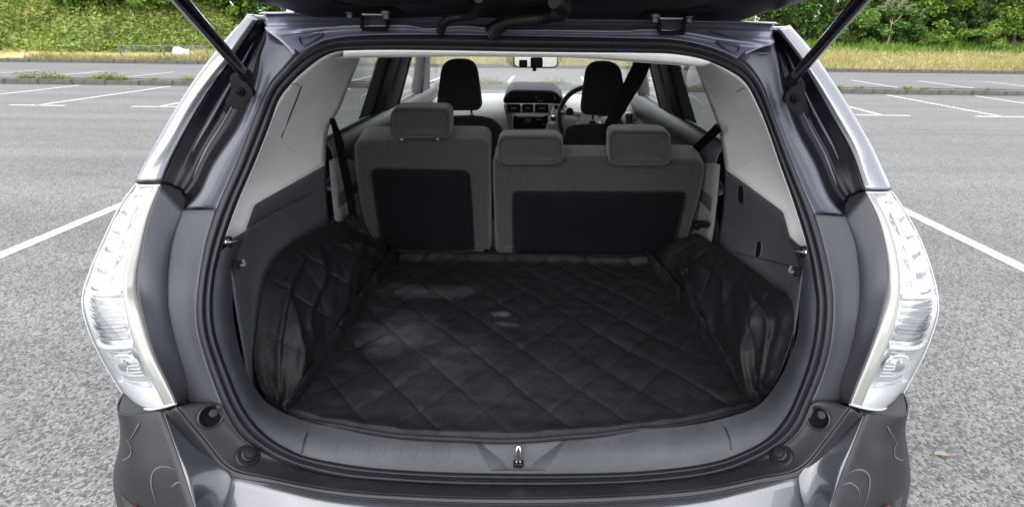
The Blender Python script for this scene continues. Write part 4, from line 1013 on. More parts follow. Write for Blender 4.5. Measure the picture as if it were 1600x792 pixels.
# D-pillar trim and charcoal side trim
PIL = side([(562, 92), (546, 130), (529, 172), (514, 198), (509, 228), (508, 258)], [(1087, 103), (1099, 135), (1112, 168), (1123, 200), (1129, 232), (1134, 265)])
PILX = (.585, .60, .625, .645, .655, .66)
BRD = side([(508, 258), (452, 289), (397, 320), (389, 344), (381.5, 365), (350, 386)], [(1134, 265), (1179, 298), (1224, 331), (1229, 350), (1235, 370), (1262, 396)])
BRX = (.66, .655, .645, .635, .625, .605)
pil_tree = {}
for sd, sg in (('L', -1), ('R', 1)):
    if sd == 'L': outer = arc(si3, S(540, 81, .012), S(348, 386, .012))
    else: outer = arc(si3, S(1263, 395, .012), S(1100, 95, .012))[::-1]
    pe = [PX(*p, sg * x) for p, x in zip(PIL[sd], PILX)]; be = [PX(*p, sg * x) for p, x in zip(BRD[sd], BRX)]
    be[-1] = outer[-1] + np.array([0, .012, 0])
    # top edge of patch, then inner edge + lower border as the far rim
    n = 60
    A = resample(outer, n); Bc = np.vstack([resample(pe, 36), resample([be[0], be[2]], 14)[1:], resample([be[2], be[4]], 8)[1:], resample([be[4], be[5]], 6)[1:]])
    s = np.concatenate([[0], np.cumsum(np.linalg.norm(np.diff(Bc, axis=0), axis=1))]); s /= s[-1]
    Bc = np.stack([np.interp(np.linspace(0, 1, n), s, Bc[:, i]) for i in range(3)], 1)
    rows = []; A = A - view(A) * .008
    for k in range(15):
        u = k / 14; P = A * (1 - u) + Bc * u
        d = np.sin(np.pi * np.linspace(0.02, .9, n))[:, None]
        P = P + np.array([sg * .045, .0, 0]) * (math.sin(math.pi * u) ** .8) * d        # hollow outwards
        lip = math.exp(-((u - .06) / .05) ** 2)
        P = P + view(P) * .001 * lip
        rows.append(P)
    pil = grid('pillar_trim', rows, LIGHTTRIM, car); solid(pil, .003)
    tp = bvh(pil); pil_tree[sd] = tp
    if sd == 'L':
        strip_on('vent_slot', tp, [(470, 134), (462, 155), (450, 185), (438, 214)], [.003, .006, .006, .004], .002, BLACK, pil, .001, 20)
        strip_on('finger_crease', tp, [(438, 215), (450, 228), (466, 240)], [.003, .006, .002], .003, LIGHTTRIM, pil, .001, 20)
        strip_on('trim_seam', tp, [(455, 127), (461, 130), (466, 133)], .002, .001, CHAR, pil, .0005, 8)
    else:
        strip_on('trim_seam', tp, [(1152, 143), (1158, 139), (1164, 137)], .002, .001, CHAR, pil, .0005, 8)
        strip_on('finger_crease', tp, [(1147, 262), (1162, 258), (1176, 247)], [.002, .006, .002], .003, LIGHTTRIM, pil, .0008, 20)
    # belt guide
    p, nn = hit(tp, *((519, 190) if sd == 'L' else (1121, 202)), .001)
    # charcoal side panel
    bs = np.vstack([resample([be[5], be[4]], 8), resample([be[4], be[2]], 10)[1:], resample([be[2], be[0]], 20)[1:]])[:, :]
    bs = bs + np.array([sg * .001, 0, -.001])
    lowr = np.array([(sg * np.interp(u, [0, .25, 1], [.63, .68, .72]), np.interp(u, [0, .2, 1], [.95, 1.05, 1.70]), .56) for u in np.linspace(0, 1, len(bs))])
    rows = []
    for k in range(24):
        u = k / 23; P = bs * (1 - u) + lowr * u
        yy = np.linspace(0, 1, len(bs))[:, None]
        arch = np.exp(-((yy - .55) / .30) ** 2) * (1 / (1 + np.exp(-(u - .42) * 26)))       # wheel arch bulges into the boot below mid height
        P = P + np.array([-sg * .075, 0, 0]) * arch
        rows.append(P)
    sp = grid('side_trim', rows, CHAR, car); solid(sp, .003)
    tsd = bvh(sp)
    # small things on the side trim
    if sd == 'L': slot, hook1, hook2, hole = [(471, 276), (481, 272), (484, 302), (475, 308)], (515, 313), (362, 412), None
    else: slot, hook1, hook2, hole = [(1155, 292), (1163, 290), (1164, 319), (1155, 314)], (1127, 317), (1254, 424), [(1184, 380), (1192, 376), (1190, 400), (1182, 403)]
    P = [hit(tsd, a, b, .002)[0] for a, b in slot]
    tube('pull_slot', P + [P[0]], .0016, CHAR, sp, 30, 6); face_on('slot_recess', P, BLACK, sp, .001)
    if hole:
        P = [hit(tsd, a, b, .002)[0] for a, b in hole]; face_on('hand_hole', P, GLOSSBLACK, sp, .001); tube('hole_rim', P + [P[0]], .0022, CHAR, sp, 24, 6)
        strip_on('trim_seam', tsd, [(1150, 395), (1180, 402), (1215, 410), (1244, 418)], .002, .001, BLACK, sp, .001, 14)
    p, nn = hit(tsd, *hook1, .004)
    lathe('tie_hook_base', [(.012, -.004), (.012, .003), (.006, .005)], p, nn, BLACK, sp, 14)
    tube('tie_hook', [p, p + nn * .014, p + nn * .016 + np.array([0, -.014, .004]), p + nn * .008 + np.array([0, -.026, .010])], .0028, CHROME, sp, 16, 8)
    p, nn = hit(tr_sill, *hook2, .003)
    hk = box('bag_hook', p + nn * .006, (.016, .012, .020), BLACK, sill, .004); tube('hook_tongue', [p + nn * .012, p + nn * .022 + [0, 0, .002], p + nn * .02 + [0, 0, .014]], .003, CHAR, sill, 10, 8)

# door trims and side windows
for sg in (-1, 1):
    prof = [(1.135, .672), (1.125, .650), (1.085, .632), (1.03, .640), (.99, .668), (.965, .672), (.955, .640), (.90, .640), (.86, .668), (.60, .69), (.35, .70)]
    rows = [np.array([(sg * (x + .01), y, z + .02 * (y < 1.9) * 0) for z, x in prof]) for y in np.linspace(1.70, 3.65, 14)]
    dt = loft('door_trim', rows, 60, mat('door_vinyl', (.030, .032, .038), .40, var=.06, vscale=10, bump=.2, bscale=900), car, thick=.004)
    tube('door_pull', [(sg * .632, 2.05, .975), (sg * .612, 2.15, .985), (sg * .612, 2.35, .985), (sg * .632, 2.45, .975)], .011, SILVER, dt, 24, 10)
    # carpet-faced side piece beside the seat
    rows = [np.array([(sg * (.640 + .02 * a + .004 * math.sin(a * 5)), y, z - .28 * max(0, y - 1.70) * (1 - a)) for a, z in zip(np.linspace(0, 1, 12), np.linspace(1.075, .60, 12))]) for y in np.linspace(1.66, 2.1, 8)]
    loft('seat_side_trim', rows, 12, CARPET, car, thick=.004)
    def wall(z): return sg * np.interp(z, [1.12, 1.38, 1.44], [.665, .585, .56])
    def wq(name, pts, matr, thick, parent=car):
        ring = [np.array((wall(z), y, z)) for y, z in pts]
        return pillow(name, resample_poly(ring, 8), thick, min(.004, thick * .4), matr, parent, push=(sg, 0, 0), rings=2, domerings=1)
    def resample_poly(ring, k):
        o_ = []
        for i in range(len(ring)):
            a, b = ring[i], ring[(i + 1) % len(ring)]
            for j in range(k): o_.append(a + (b - a) * j / k)
        return o_
    rd = wq('door_window_frame', [(2.20, 1.12), (2.34, 1.38), (2.52, 1.42), (2.42, 1.12)], mat('frame_black', (.003, .003, .0038), .6, spec=.06), .05)
    wq('centre_pillar', [(2.44, 1.10), (2.535, 1.42), (2.72, 1.42), (2.62, 1.10)], LIGHTTRIM if False else mat('pillar_grey', (.035, .035, .038), .7, bump=.2), .05)
    wq('front_window_frame', [(2.62, 1.10), (2.73, 1.42), (2.78, 1.42), (2.68, 1.10)], mat('frame_black', (.003, .003, .0038), .6, spec=.06), .05)
    wq('front_pillar', [(3.18, 1.10), (3.05, 1.42), (3.14, 1.42), (3.42, 1.20), (3.50, 1.10)], mat('front_pillar_grey', (.10, .10, .105), .7), .05)
    wq('quarter_frame', [(3.22, 1.08), (3.10, 1.30), (3.14, 1.31), (3.26, 1.08)], mat('frame_black', (.003, .003, .0038), .6, spec=.06), .04)
    V = [np.array((wall(z) + sg * .03, y, z)) for y, z in ((1.55, 1.12), (1.90, 1.43), (2.45, 1.43), (2.36, 1.12))]
    gl = meshobj('rear_door_glass', V, [(0, 1, 2, 3)], TINT, car, False)
    V = [np.array((wall(z) + sg * .03, y, z)) for y, z in ((2.6, 1.10), (2.7, 1.43), (3.1, 1.43), (3.45, 1.10))]
    gl = meshobj('front_door_glass', V, [(0, 1, 2, 3)], GLASS, car, False)
    tube('window_seal', [(sg * .668, 1.58, 1.135), (sg * .668, 2.4, 1.135)], .006, RUBBER, dt, 10, 8)
    # upper side rail so no light leaks over the glass
    rows = [np.array([(sg * .565, y, 1.40), (sg * .60, y, 1.435), (sg * .63, y, 1.47)]) for y in np.linspace(1.40, 3.1, 10)]
    loft('cant_rail', rows, 6, BLACK, car, thick=.012)
    # door mirror
    c = np.array([sg * .93, 3.15, 1.06]); mb = pillow('door_mirror', [c + np.array([math.cos(a) * .10, 0, math.sin(a) * .075]) for a in np.linspace(0, 2 * math.pi, 24, endpoint=False)], .10, .03, PAINT, car, dome=-.004)
    grid('mirror_glass', [np.array([c + np.array([math.cos(a) * .09 * k, -.002, math.sin(a) * .066 * k]) for a in np.linspace(0, 2 * math.pi, 24, endpoint=False)]) for k in (.05, .6, 1)], CHROME, mb, closed=True)
    tube('mirror_arm', [c + np.array([-sg * .08, .05, -.05]), np.array([sg * .82, 3.2, 1.0]), np.array([sg * .72, 3.22, 1.02])], .025, PAINT, mb, 10, 8)

# windscreen
rows = [np.array([(x * (.57 + .10 * u), 3.02 + .95 * u + .06 * (1 - x * x) * u, 1.405 - .37 * u) for x in np.linspace(-1, 1, 12)]) for u in np.linspace(0, 1, 6)]
ws = loft('windscreen', rows, 12, GLASS, car)

# ---------------------------------------------------------------- rear seats
lean = lambda x, z: 1.845 - .26 * (z - .66)
def outl(pts, r, f=lean, off=0, k=6): return [S(a, b, off, f) for a, b in round_poly(pts, r, k)]
def dense(ring, n=120): return resample(ring, n, True, 4)
bk = pillow('rear_seat_backrest', dense(outl([(550, 222), (764, 221), (766, 396), (592, 396), (566, 350), (556, 290)], [16, 16, 6, 6, 40, 40])), .14, .022, FABRIC, car, dome=.004, push=(0, 1, .26), wob=.0015)
bk2 = pillow('rear_seat_backrest', dense(outl([(769, 250), (880, 252), (960, 252), (1106, 252), (1096, 310), (1068, 398), (774, 398)], [10, 8, 8, 18, 40, 8, 6])), .14, .022, FABRIC, car, dome=.004, push=(0, 1, .26), wob=.0015)
# raised shoulder of the wide backrest between its two headrests
pillow('backrest_shoulder', dense(outl([(772, 247), (884, 247), (952, 246), (952, 275), (772, 275)], [10, 10, 4, 4, 4], lean, -.001), 80), .10, .012, FABRIC, bk2, push=(0, 1, .26))
pillow('back_panel', dense(outl([(582, 265.5), (731, 267), (739, 392), (599, 391)], [9, 12, 10, 8], lean, -.012)), .02, .004, SEATPANEL, bk, dome=.0, push=(0, 1, .26))
pillow('back_panel', dense(outl([(803, 300), (1071, 302), (1049, 397), (804, 397)], [9, 10, 10, 8], lean, -.012)), .02, .004, SEATPANEL, bk2, push=(0, 1, .26))
P = outl([(580, 263.5), (733, 265), (741, 393), (597, 392)], [10, 13, 10, 8], lean, -.008); tube('panel_piping', P + [P[0]], .0022, BLACK, bk, 120, 6)
P = outl([(801, 298), (1073, 300), (1051, 399), (802, 399)], [10, 11, 10, 8], lean, -.008); tube('panel_piping', P + [P[0]], .0022, BLACK, bk2, 140, 6)
ln2 = lambda x, z: 1.845 - .26 * (z - .66) - .03
for pts, par, posts in (([(608, 170), (703, 170), (703, 219), (608, 219)], bk, ((628, 218), (684, 218))),
                        ([(777, 214), (880, 214), (881, 260), (777, 261)], bk2, ()),
                        ([(951, 205), (1050, 206), (1051, 262), (952, 262)], bk2, ())):
    pillow('headrest', dense(outl(pts, 15, ln2)), .10, .022, FABRIC, par, dome=.008, push=(0, 1, .1), wob=.001)
    # stitched seam round the headrest
    P = outl([(pts[0][0] + 3, pts[0][1] + 3), (pts[1][0] - 3, pts[1][1] + 3), (pts[2][0] - 3, pts[2][1] - 3), (pts[3][0] + 3, pts[3][1] - 3)], 13, ln2, -.0015)
    tube('headrest_seam', P + [P[0]], .0012, FABRIC2, par, 80, 6)
    for a, b in posts:
        p = S(a, b, .05, ln2); tube('headrest_post', [p + [0, 0, .03], p + [0, 0, -.03]], .006, SILVER, par, 6, 8); lathe('post_guide', [(.017, -.008), (.018, .0), (.014, .007), (.008, .008)], S(a, 221, .055, lean), (0, 0, 1), GLOSSBLACK, par, 16)
# dark gap hinge between the backs
for a, b in ((770, 393), (760, 396), (1088, 352), (552, 352)):
    p = S(a, b, -.01, lean); box('seat_hinge', p, (.02, .03, .03), BRACKET, car, .004)
# seat cushions of the rear bench (seen only from aside)
box('rear_seat_cushion', (-.02, 2.12, .56), (1.24, .50, .16), FABRIC, car, .04)

# seat belts
belt1 = ribbon('seat_belt', YY([(519, 186, 1.60), (528, 215, 1.63), (538, 262, 1.66), (549, 318, 1.69), (553, 345, 1.70)]), (.25, -1, .25), [.016, .026, .028, .028, .026], .0015, BELT, car, 30)
p = PY(551, 348, 1.68); box('belt_buckle', p, (.05, .03, .055), BLACK, belt1, .008)
p, nn = hit(pil_tree['L'], 517, 189, .004); box('belt_guide', p, (.012, .03, .02), BLACK, belt1, .004)
belt2 = ribbon('seat_belt', YY([(1123, 199, 1.62), (1108, 214, 1.72), (1085, 236, 1.85), (1072, 250, 1.95)]), (-.3, -1, .3), [.030, .030, .030, .030], .0015, BELT, car, 20)
p, nn = hit(pil_tree['R'], 1123, 200, .004); box('belt_guide', p, (.012, .034, .022), BLACK, belt2, .004)
ribbon('seat_belt', YY([(1006, 92, 1.95), (1000, 108, 1.93), (975, 155, 1.87), (952, 198, 1.82), (941, 216, 1.80)]), (0, -1, .05), [.060, .062, .052, .044, .040], .0018, BELT, car, 30)
lathe('belt_anchor', [(.02, -.01), (.02, .01), (.012, .014)], PY(1003, 94, 1.96), (0, 0, 1), BLACK, car, 16)
p = PY(1096, 350, 1.68); box('belt_buckle', p, (.055, .03, .022), GLOSSBLACK, car, .006)
p = PY(538, 352, 1.68); box('seat_catch', p, (.06, .03, .02), BRACKET, car, .004)

# ---------------------------------------------------------------- front seats, dashboard, wheel, mirror
for hp, sp_, posts in (([(690, 93), (742, 93), (753, 174), (680, 174)], [(650, 183), (745, 180), (776, 187), (791, 214), (800, 330), (630, 330)], ((697, 180), (737, 180))),
                       ([(918, 96), (970, 97), (982, 181), (907, 181)], [(884, 196), (930, 193), (1000, 194), (1011, 210), (1020, 330), (862, 330)], ((926, 189), (968, 188)))):
    fs = pillow('front_seat', dense([PY(a, b, 2.55) for a, b in round_poly(sp_, [14, 30, 30, 20, 5, 5])]), .12, .03, FABRIC2, car, dome=.01, push=(0, 1, -.15), wob=.001)
    pillow('headrest', dense([PY(a, b, 2.58) for a, b in round_poly(hp, [22, 22, 14, 14])]), .09, .022, FABRIC2, fs, dome=.008, push=(0, 1, 0), wob=.001)
    for a, b in posts:
        p = PY(a, b, 2.63); tube('headrest_post', [p + [0, 0, .05], p + [0, 0, -.06]], .006, CHROME, fs, 6, 8); lathe('post_guide', [(.018, -.01), (.018, 0), (.012, .008)], PY(a, b + 2, 2.61), (0, 0, 1), BLACK, fs, 14)
    q = PY((sp_[0][0] + sp_[3][0]) / 2, 300, 2.9); box('seat_cushion', (q[0], 2.88, .55), (.50, .50, .16), FABRIC2, fs, .04)

prof = [(3.97, 1.035), (3.75, 1.055), (3.50, 1.060), (3.38, 1.035), (3.33, .98), (3.34, .90), (3.38, .80), (3.42, .62), (3.45, .40)]
rows = [np.array([(x, y + .12 * abs(x) ** 2.5 * 0 + .02 * math.cos(x * 4), z + .012 * math.cos(x * 3)) for y, z in prof]) for x in np.linspace(-.66, .66, 26)]
dash = loft('dashboard', rows, 40, DASH, car, thick=.004)
Yd = 3.24
def dbox(name, x0, y0, x1, y1, Y, t, matr, par=dash, r=4, bev=.004):
    return pillow(name, dense([PY(a, b, Y) for a, b in round_poly([(x0, y0), (x1, y0), (x1, y1), (x0, y1)], r)], 60), t, bev, matr, par, rings=2, domerings=1)
pillow('instrument_hood', dense([PY(a, b, 3.20) for a, b in round_poly([(796, 141), (868, 142), (882, 158), (880, 163), (786, 162), (786, 155)], [14, 14, 8, 3, 3, 8])], 70), .35, .02, mat('hood_black', (.004, .004, .005), .5, spec=.1), dash, dome=.0, push=(0, 1, .06))
pillow('centre_console', dense([PY(a, b, 3.28) for a, b in round_poly([(786, 160), (872, 160), (880, 170), (858, 290), (812, 290), (797, 215)], [4, 4, 6, 6, 6, 6])], 80), .20, .006, mat('console_grey', (.09, .09, .095), .5), dash)
pillow('centre_trim', dense([PY(a, b, 3.26) for a, b in round_poly([(788, 160.5), (871, 160.5), (868, 179), (794, 179)], 2)], 60), .02, .004, SILVER, dash, rings=2, domerings=1)
for x0 in (792, 816, 836):
    x1 = x0 + (21 if x0 != 816 else 17)
    v_ = dbox('air_vent', x0, 163, x1, 176, 3.25, .02, BLACK, r=1, bev=.001)
    for k in range(3):
        yy = 166 + k * 3.6; tube('vent_slat', [PY(x0 + 1, yy, 3.245), PY(x1 - 1, yy, 3.245)], .0022, GLOSSBLACK, dash, 5, 6)
    tube('vent_tab', [PY(x0 + 6, 169.4, 3.24), PY(x1 - 6, 169.4, 3.24)], .004, SILVER, dash, 5, 6)
dbox('stereo_surround', 800, 178.5, 858, 203, 3.25, .02, SILVER, r=2, bev=.002); dbox('stereo_screen', 802, 180, 856, 201, 3.245, .02, SCREEN, r=1.5, bev=.002)
mk = mat('screen_marks', (.35, .37, .42), .5)
for x0, x1, yy in ((820, 830, 187), (838, 846, 187), (818, 828, 190), (812, 814, 195), (848, 852, 195)): tube('screen_text', [PY(x0, yy, 3.243), PY(x1, yy, 3.243)], .0016, mk, dash, 4, 5)
for x in (807, 812): tube('stereo_button', [PY(x, 182, 3.243), PY(x, 199, 3.243)], .0022, BLACK, dash, 4, 6)
# display glyphs in the hood
for x, y in ((837, 153), (841, 158), (866, 154), (846, 158)): tube('display_mark', [PY(x, y, 3.195), PY(x + 1.5, y, 3.195)], .0028, mk, dash, 4, 5)
# silver driver-side brace running down beside the stereo
pillow('console_brace', dense([PY(a, b, 3.22) for a, b in round_poly([(866, 161), (888, 163), (871, 215), (848, 216)], [2, 6, 3, 3])], 60), .03, .006, SILVER, dash, rings=2, domerings=1)
dbox('switch', 866, 164.5, 872, 171, 3.21, .012, BLACK, r=1, bev=.001); dbox('switch', 874, 165.5, 880, 172, 3.21, .012, BLACK, r=1, bev=.001)
lathe('start_button', [(.020, 0), (.020, -.008), (.014, -.010)], PY(865, 184, 3.215), (0, 1, 0), CHROME, dash, 20)
dbox('display_panel', 857, 192, 868, 198, 3.20, .012, SILVER, r=1, bev=.001)
lathe('gear_knob', [(.010, -.03), (.020, -.01), (.022, .005), (.014, .016)], PY(856, 209, 3.15), (0, -.4, 1), BLACK, dash, 16)
tube('lower_vent', [PY(810, 210, 3.25), PY(828, 210.5, 3.25)], .006, SILVER, dash, 5, 6); tube('lower_vent', [PY(832, 210, 3.25), PY(846, 210, 3.25)], .006, SILVER, dash, 5, 6)
pillow('side_vent', dense([PY(a, b, 3.25) for a, b in round_poly([(977, 176), (990, 176), (989, 198), (979, 198)], 2)], 40), .02, .004, SILVER, dash, rings=2, domerings=1)
for k in range(3): tube('vent_slat', [PY(980 + k * 3.2, 178, 3.245), PY(980 + k * 3.2, 196, 3.245)], .005, BLACK, dash, 5, 6)
# steering wheel
c = PY(921, 183, 3.02); ax = np.array([0, -1, .42]); ax /= np.linalg.norm(ax); e1 = np.array([1.0, 0, 0]); e2 = np.cross(ax, e1)
ring = [c + e1 * math.cos(a) * .172 + e2 * math.sin(a) * .172 for a in np.linspace(0, 2 * math.pi, 40, endpoint=False)]
sw = tube('steering_wheel', ring + [ring[0], ring[1]], .0145, BLACK, car, 80, 10, cap=False)
pillow('wheel_hub', [c + e1 * math.cos(a) * .07 + e2 * math.sin(a) * .06 for a in np.linspace(0, 2 * math.pi, 24, endpoint=False)], .04, .015, DASH, sw, dome=.01, push=tuple(-ax))
for sx in (-1, 1):
    tube('wheel_spoke', [c + e1 * sx * .05 + e2 * .015, c + e1 * sx * .165 + e2 * .03], .016, SILVER, sw, 6, 8); tube('wheel_spoke', [c + e1 * sx * .05 - e2 * .03, c + e1 * sx * .12 - e2 * .125], .014, SILVER, sw, 6, 8)
lathe('wheel_switch', [(.022, 0), (.022, .008), (.014, .010)], c - e1 * .115 + e2 * .025 + ax * .01, ax, BLACK, sw, 16)
# interior mirror
im = pillow('interior_mirror', dense([PY(a, b, 2.98) for a, b in round_poly([(802, 88), (871, 88), (872, 104), (866, 107), (808, 106), (802, 102)], [3, 3, 4, 3, 3, 4])], 60), .03, .006, BLACK, car, rings=2, domerings=1)
face_on('mirror_glass', [PY(a, b, 2.974) for a, b in round_poly([(804, 86), (870, 86), (870, 102.5), (865, 105), (809, 104.5), (804, 101)], 3)], CHROME, im, .001)
tube('mirror_stalk', [PY(837, 92, 3.0), PY(838, 70, 3.1)], .02, BLACK, im, 6, 10); lathe('mirror_knob', [(.01, -.01), (.012, 0), (.008, .01)], PY(835, 108.5, 2.98), (0, 0, 1), BLACK, im, 10)
dbox('mirror_sensor', 811, 94, 824, 105, 2.972, .01, BLACK, im, 2, .002); dbox('mirror_sensor', 829, 90, 848, 106, 2.971, .01, BLACK, im, 3, .002)

# ================================================================== quilted boot liner
def liner_material():
    M = bpy.data.materials.new('black_quilted_nylon'); M.use_nodes = True; N = M.node_tree.nodes; Lk = M.node_tree.links; b = N['Principled BSDF']
    tc = N.new('ShaderNodeTexCoord')
    def nz(s, d=4, r=.6):
        t = N.new('ShaderNodeTexNoise'); t.inputs['Scale'].default_value = s; t.inputs['Detail'].default_value = d; t.inputs['Roughness'].default_value = r; Lk.new(tc.outputs['Object'], t.inputs['Vector']); return t
    sx = N.new('ShaderNodeSeparateXYZ'); Lk.new(tc.outputs['Object'], sx.inputs[0])
    def m_(op, a, bb=None):
        q = N.new('ShaderNodeMath'); q.operation = op
        for i, s in enumerate((a, bb)):
            if s is None: continue
            if isinstance(s, (int, float)): q.inputs[i].default_value = s
            else: Lk.new(s, q.inputs[i])
        return q.outputs[0]
    def blob(cx, cy, rx, ry, nsock, amt):      # an uneven pale patch: dust, with sheen put into the colour
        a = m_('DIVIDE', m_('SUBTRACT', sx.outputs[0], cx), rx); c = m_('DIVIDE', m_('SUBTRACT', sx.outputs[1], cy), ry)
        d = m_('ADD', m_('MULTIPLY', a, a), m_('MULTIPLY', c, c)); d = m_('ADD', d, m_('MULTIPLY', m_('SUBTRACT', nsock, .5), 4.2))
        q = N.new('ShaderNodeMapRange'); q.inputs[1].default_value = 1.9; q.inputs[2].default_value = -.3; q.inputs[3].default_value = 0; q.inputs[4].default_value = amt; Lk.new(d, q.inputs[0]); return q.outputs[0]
    n1 = nz(17, 6, .7).outputs['Fac']; n2 = nz(2.5, 4).outputs['Fac']; n3 = nz(60, 3).outputs['Fac']
    f = None
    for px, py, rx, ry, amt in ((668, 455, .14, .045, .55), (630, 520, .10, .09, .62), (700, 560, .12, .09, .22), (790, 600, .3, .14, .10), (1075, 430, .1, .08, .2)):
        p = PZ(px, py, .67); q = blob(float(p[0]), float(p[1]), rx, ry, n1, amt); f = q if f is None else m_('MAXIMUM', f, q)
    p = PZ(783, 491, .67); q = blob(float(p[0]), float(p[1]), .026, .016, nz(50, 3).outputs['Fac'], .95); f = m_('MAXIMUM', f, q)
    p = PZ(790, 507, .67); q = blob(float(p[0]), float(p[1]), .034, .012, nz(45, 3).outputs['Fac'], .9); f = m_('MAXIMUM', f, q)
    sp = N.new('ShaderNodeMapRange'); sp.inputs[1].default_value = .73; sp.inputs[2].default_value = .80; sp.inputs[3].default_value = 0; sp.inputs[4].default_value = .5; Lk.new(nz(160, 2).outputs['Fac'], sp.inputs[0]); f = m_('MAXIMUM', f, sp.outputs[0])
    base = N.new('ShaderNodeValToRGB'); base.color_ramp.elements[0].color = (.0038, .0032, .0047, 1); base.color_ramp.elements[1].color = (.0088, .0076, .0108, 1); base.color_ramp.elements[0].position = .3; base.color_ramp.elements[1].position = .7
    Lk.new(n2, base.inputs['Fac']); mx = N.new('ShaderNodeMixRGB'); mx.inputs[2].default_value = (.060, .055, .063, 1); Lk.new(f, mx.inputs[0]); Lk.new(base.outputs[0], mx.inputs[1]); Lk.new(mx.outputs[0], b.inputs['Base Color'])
    b.inputs['Roughness'].default_value = .62; b.inputs['Specular IOR Level'].default_value = .24
    bp = N.new('ShaderNodeBump'); bp.inputs['Strength'].default_value = .35; bp.inputs['Distance'].default_value = .0015; Lk.new(nz(420, 3).outputs['Fac'], bp.inputs['Height'])
    bp2 = N.new('ShaderNodeBump'); bp2.inputs['Strength'].default_value = .5; bp2.inputs['Distance'].default_value = .008; Lk.new(nz(28, 4).outputs['Fac'], bp2.inputs['Height']); Lk.new(bp.outputs[0], bp2.inputs['Normal']); Lk.new(bp2.outputs[0], b.inputs['Normal'])
    return M
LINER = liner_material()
ZF = .668
LF = resample([PZ(*p, ZF) for p in ((446, 648), (478, 612), (510, 568), (550, 510), (588, 452), (622, 398))], 240)
RF = resample([PZ(*p, ZF) for p in ((1186, 634), (1160, 610), (1112, 548), (1072, 488), (1036, 440), (1005, 404))], 240)
MF = resample([PZ(*p, ZF) for p in ((805, 684), (806, 640), (807, 570), (808, 500), (808, 440), (810, 398))], 240)
LOu = resample([PZ(432, 640, ZF + .004)] + XX([(408, 606, -.598), (397, 565, -.615), (403, 500, -.622), (414, 440, -.63), (440, 395, -.635), (522, 345, -.64)]), 240)
ROu = resample([PZ(1194, 628, ZF + .004)] + XX([(1216, 590, .575), (1238, 530, .60), (1246, 490, .61), (1200, 440, .615), (1150, 402, .62), (1088, 364, .63)]), 240)
NF = 300; NS = 90
V = []
def quilt(x, y):
    h = 0
    for s in (1, -1):
        t = (x + s * .88 * y) / .150 + .013 * noise.noise(Vector((x * 12, y * 12, s))); d = abs(t - round(t)) * .150
        k_ = (1.15 if s > 0 else .62) * (.65 + .7 * noise.noise(Vector((x * 5, y * 5, 60 + s)))); h -= k_ * (.0042 * math.exp(-(d / .005) ** 2) + .0034 * math.exp(-(d / .022) ** 2))
    return h
def ridged(p): return 1 - 2 * abs(noise.noise(p))
FOLDL = [((.95, .02), (.15, .42), .030, .045), ((.92, .08), (.50, .92), .026, .05), ((.34, .05), (.14, .62), .020, .04), ((.66, .26), (.10, .82), .022, .045), ((.84, .48), (.42, 1.0), .024, .05), ((.98, .30), (.70, .62), .018, .04), ((.25, .75), (.85, .97), .020, .04)]
FOLDR = [((.05, .02), (.85, .38), .030, .045), ((.10, .10), (.46, .95), .026, .05), ((.62, .06), (.88, .60), .020, .04), ((.35, .30), (.92, .80), .024, .045), ((.18, .52), (.60, 1.0), .022, .05), ((.03, .34), (.32, .66), .018, .04), ((.75, .55), (.30, .80), .022, .04)]
def folds(u, v, segs):
    a = u + .09 * noise.noise(Vector((u * 4, v * 5, 31))); b = v + .06 * noise.noise(Vector((u * 4, v * 5, 47))); h = 0
    for (x0, y0), (x1, y1), A, w in segs:
        dx, dy = x1 - x0, y1 - y0; t = max(0, min(1, ((a - x0) * dx + (b - y0) * dy) / (dx * dx + dy * dy)))
        sd_ = (a - x0 - t * dx) * dy - (b - y0 - t * dy) * dx; d = math.hypot(a - x0 - t * dx, b - y0 - t * dy)
        h += A * math.sin(math.pi * min(1, .12 + .88 * t)) ** .5 * (math.exp(-d / (w * (.5 if sd_ > 0 else 1.5))) - .35 * math.exp(-((d - .07) / .05) ** 2) * (sd_ > 0))
    return h
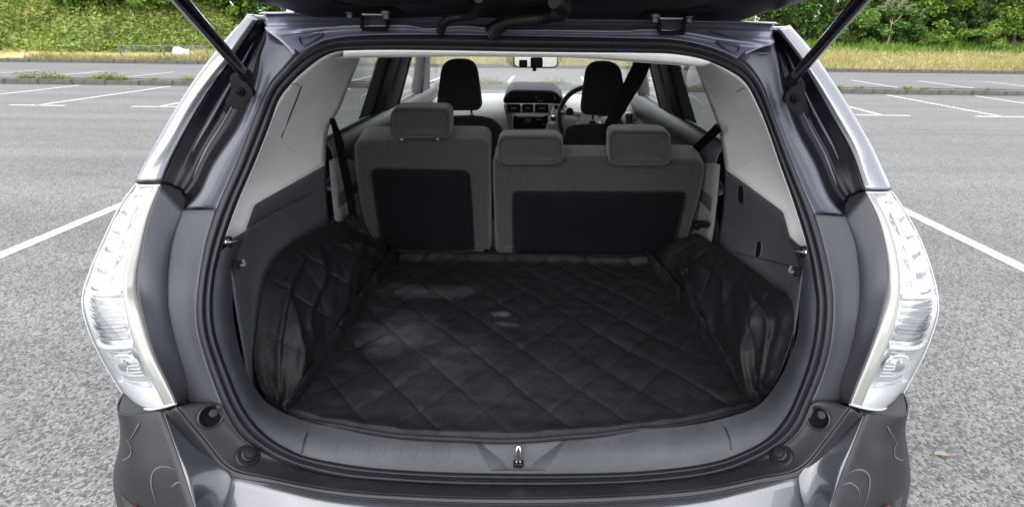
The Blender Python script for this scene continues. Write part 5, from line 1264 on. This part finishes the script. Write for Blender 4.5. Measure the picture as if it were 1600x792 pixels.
for i in range(240):
    v = i / 239; row = []
    # left flap, outer to fold
    for k in range(NS):
        u = k / NS; a, b = LOu[i], LF[i]; p = a * (1 - u) + b * u
        sag = math.sin(math.pi * u); p = p + np.array([.03, -.01, .050]) * sag * (1 - .72 * v) * min(1, v * 4) + np.array([0, 0, .028]) * math.exp(-((u - .93) / .05) ** 2) * (1 - v * .3) - np.array([0, 0, .028]) * math.exp(-((u - .80) / .06) ** 2)
        q = Vector((u * 2.2, v * 5.0 + u * 1.6, 1)); w = .016 * noise.noise(q * .9) + folds(u, v, FOLDL) * .62 * min(1, v * 5) + .003 * noise.noise(q * 4) + 1.0 * quilt(p[0] * .6 + p[2] * .8, p[1])
        p = p + np.array([.6, -.5, .6]) * w * min(1, u * 8); row.append(p)
    for k in range(NF + 1):
        u = k / NF; a, c, b = LF[i], MF[i], RF[i]
        t = u; p = a * (1 - t) * (1 - 2 * t) + c * 4 * t * (1 - t) + b * t * (2 * t - 1)
        x, y = p[0], p[1]
        e = min(1, 18 * u, 18 * (1 - u)); fr = min(1, v * 40)
        z = quilt(x, y) * e * fr + .010 * noise.noise(Vector((x * 4.5, y * 3.2, 2))) + .0035 * noise.noise(Vector((x * 17 + y * 6, y * 9, 5)))
        z += .010 * math.exp(-(v / .03) ** 2) * (.6 + .4 * noise.noise(Vector((x * 7, 0, 3))))                  # rolled front hem
        z += .004 * ridged(Vector((x * 6 + y * 9, y * 4 - x * 3, 11))) * (1 / (1 + math.exp((x + .02) * 14)))                             # creases in the worn part
        z += .022 * math.exp(-((v - .955) / .02) ** 2) * (u > .02)                                                # turn-up along the seat backs
        z += .0035 * (noise.noise(Vector((x * 22 - y * 16, (x + y) * 5, 71))) + .6 * noise.noise(Vector((x * 9, y * 30, 72))))
        if v < .006: z -= .014
        row.append(np.array([x, y, p[2] + z]))
    for k in range(1, NS + 1):
        u = k / NS; a, b = RF[i], ROu[i]; p = a * (1 - u) + b * u
        sag = math.sin(math.pi * u); p = p + np.array([-.02, -.01, .040]) * sag * (1 - .85 * v) * min(1, v * 4) + np.array([0, 0, .026]) * math.exp(-((u - .06) / .05) ** 2) - np.array([0, 0, .022]) * math.exp(-((u - .20) / .06) ** 2)
        q = Vector((u * 2.2 + 9, v * 5.0 - u * 1.6, 4)); w = .018 * noise.noise(q * 1.0) + folds(u, v, FOLDR) * .62 * min(1, v * 5) + .003 * noise.noise(q * 4) + 1.0 * quilt(p[0] * .6 - p[2] * .8, p[1])
        p = p + np.array([-.6, -.5, .6]) * w * min(1, (1 - u) * 8); row.append(p)
    V.append(row)
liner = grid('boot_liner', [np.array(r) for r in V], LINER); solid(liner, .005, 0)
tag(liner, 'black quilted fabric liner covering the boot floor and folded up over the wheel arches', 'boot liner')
hem = resample([np.array(p) for p in V[0][NS:NS + NF + 1:20]], 80)
hm = tube('hem', hem + np.array([0, .002, .002]), .0065, LINER, None, 90, 8); hm.parent = liner
# boot floor under the liner
rows = [np.array([(x, y, .640) for x in np.linspace(-.62, .62, 6)]) for y in np.linspace(.93, 1.98, 6)]
loft('boot_floor', rows, 8, CHAR, car, thick=.01)
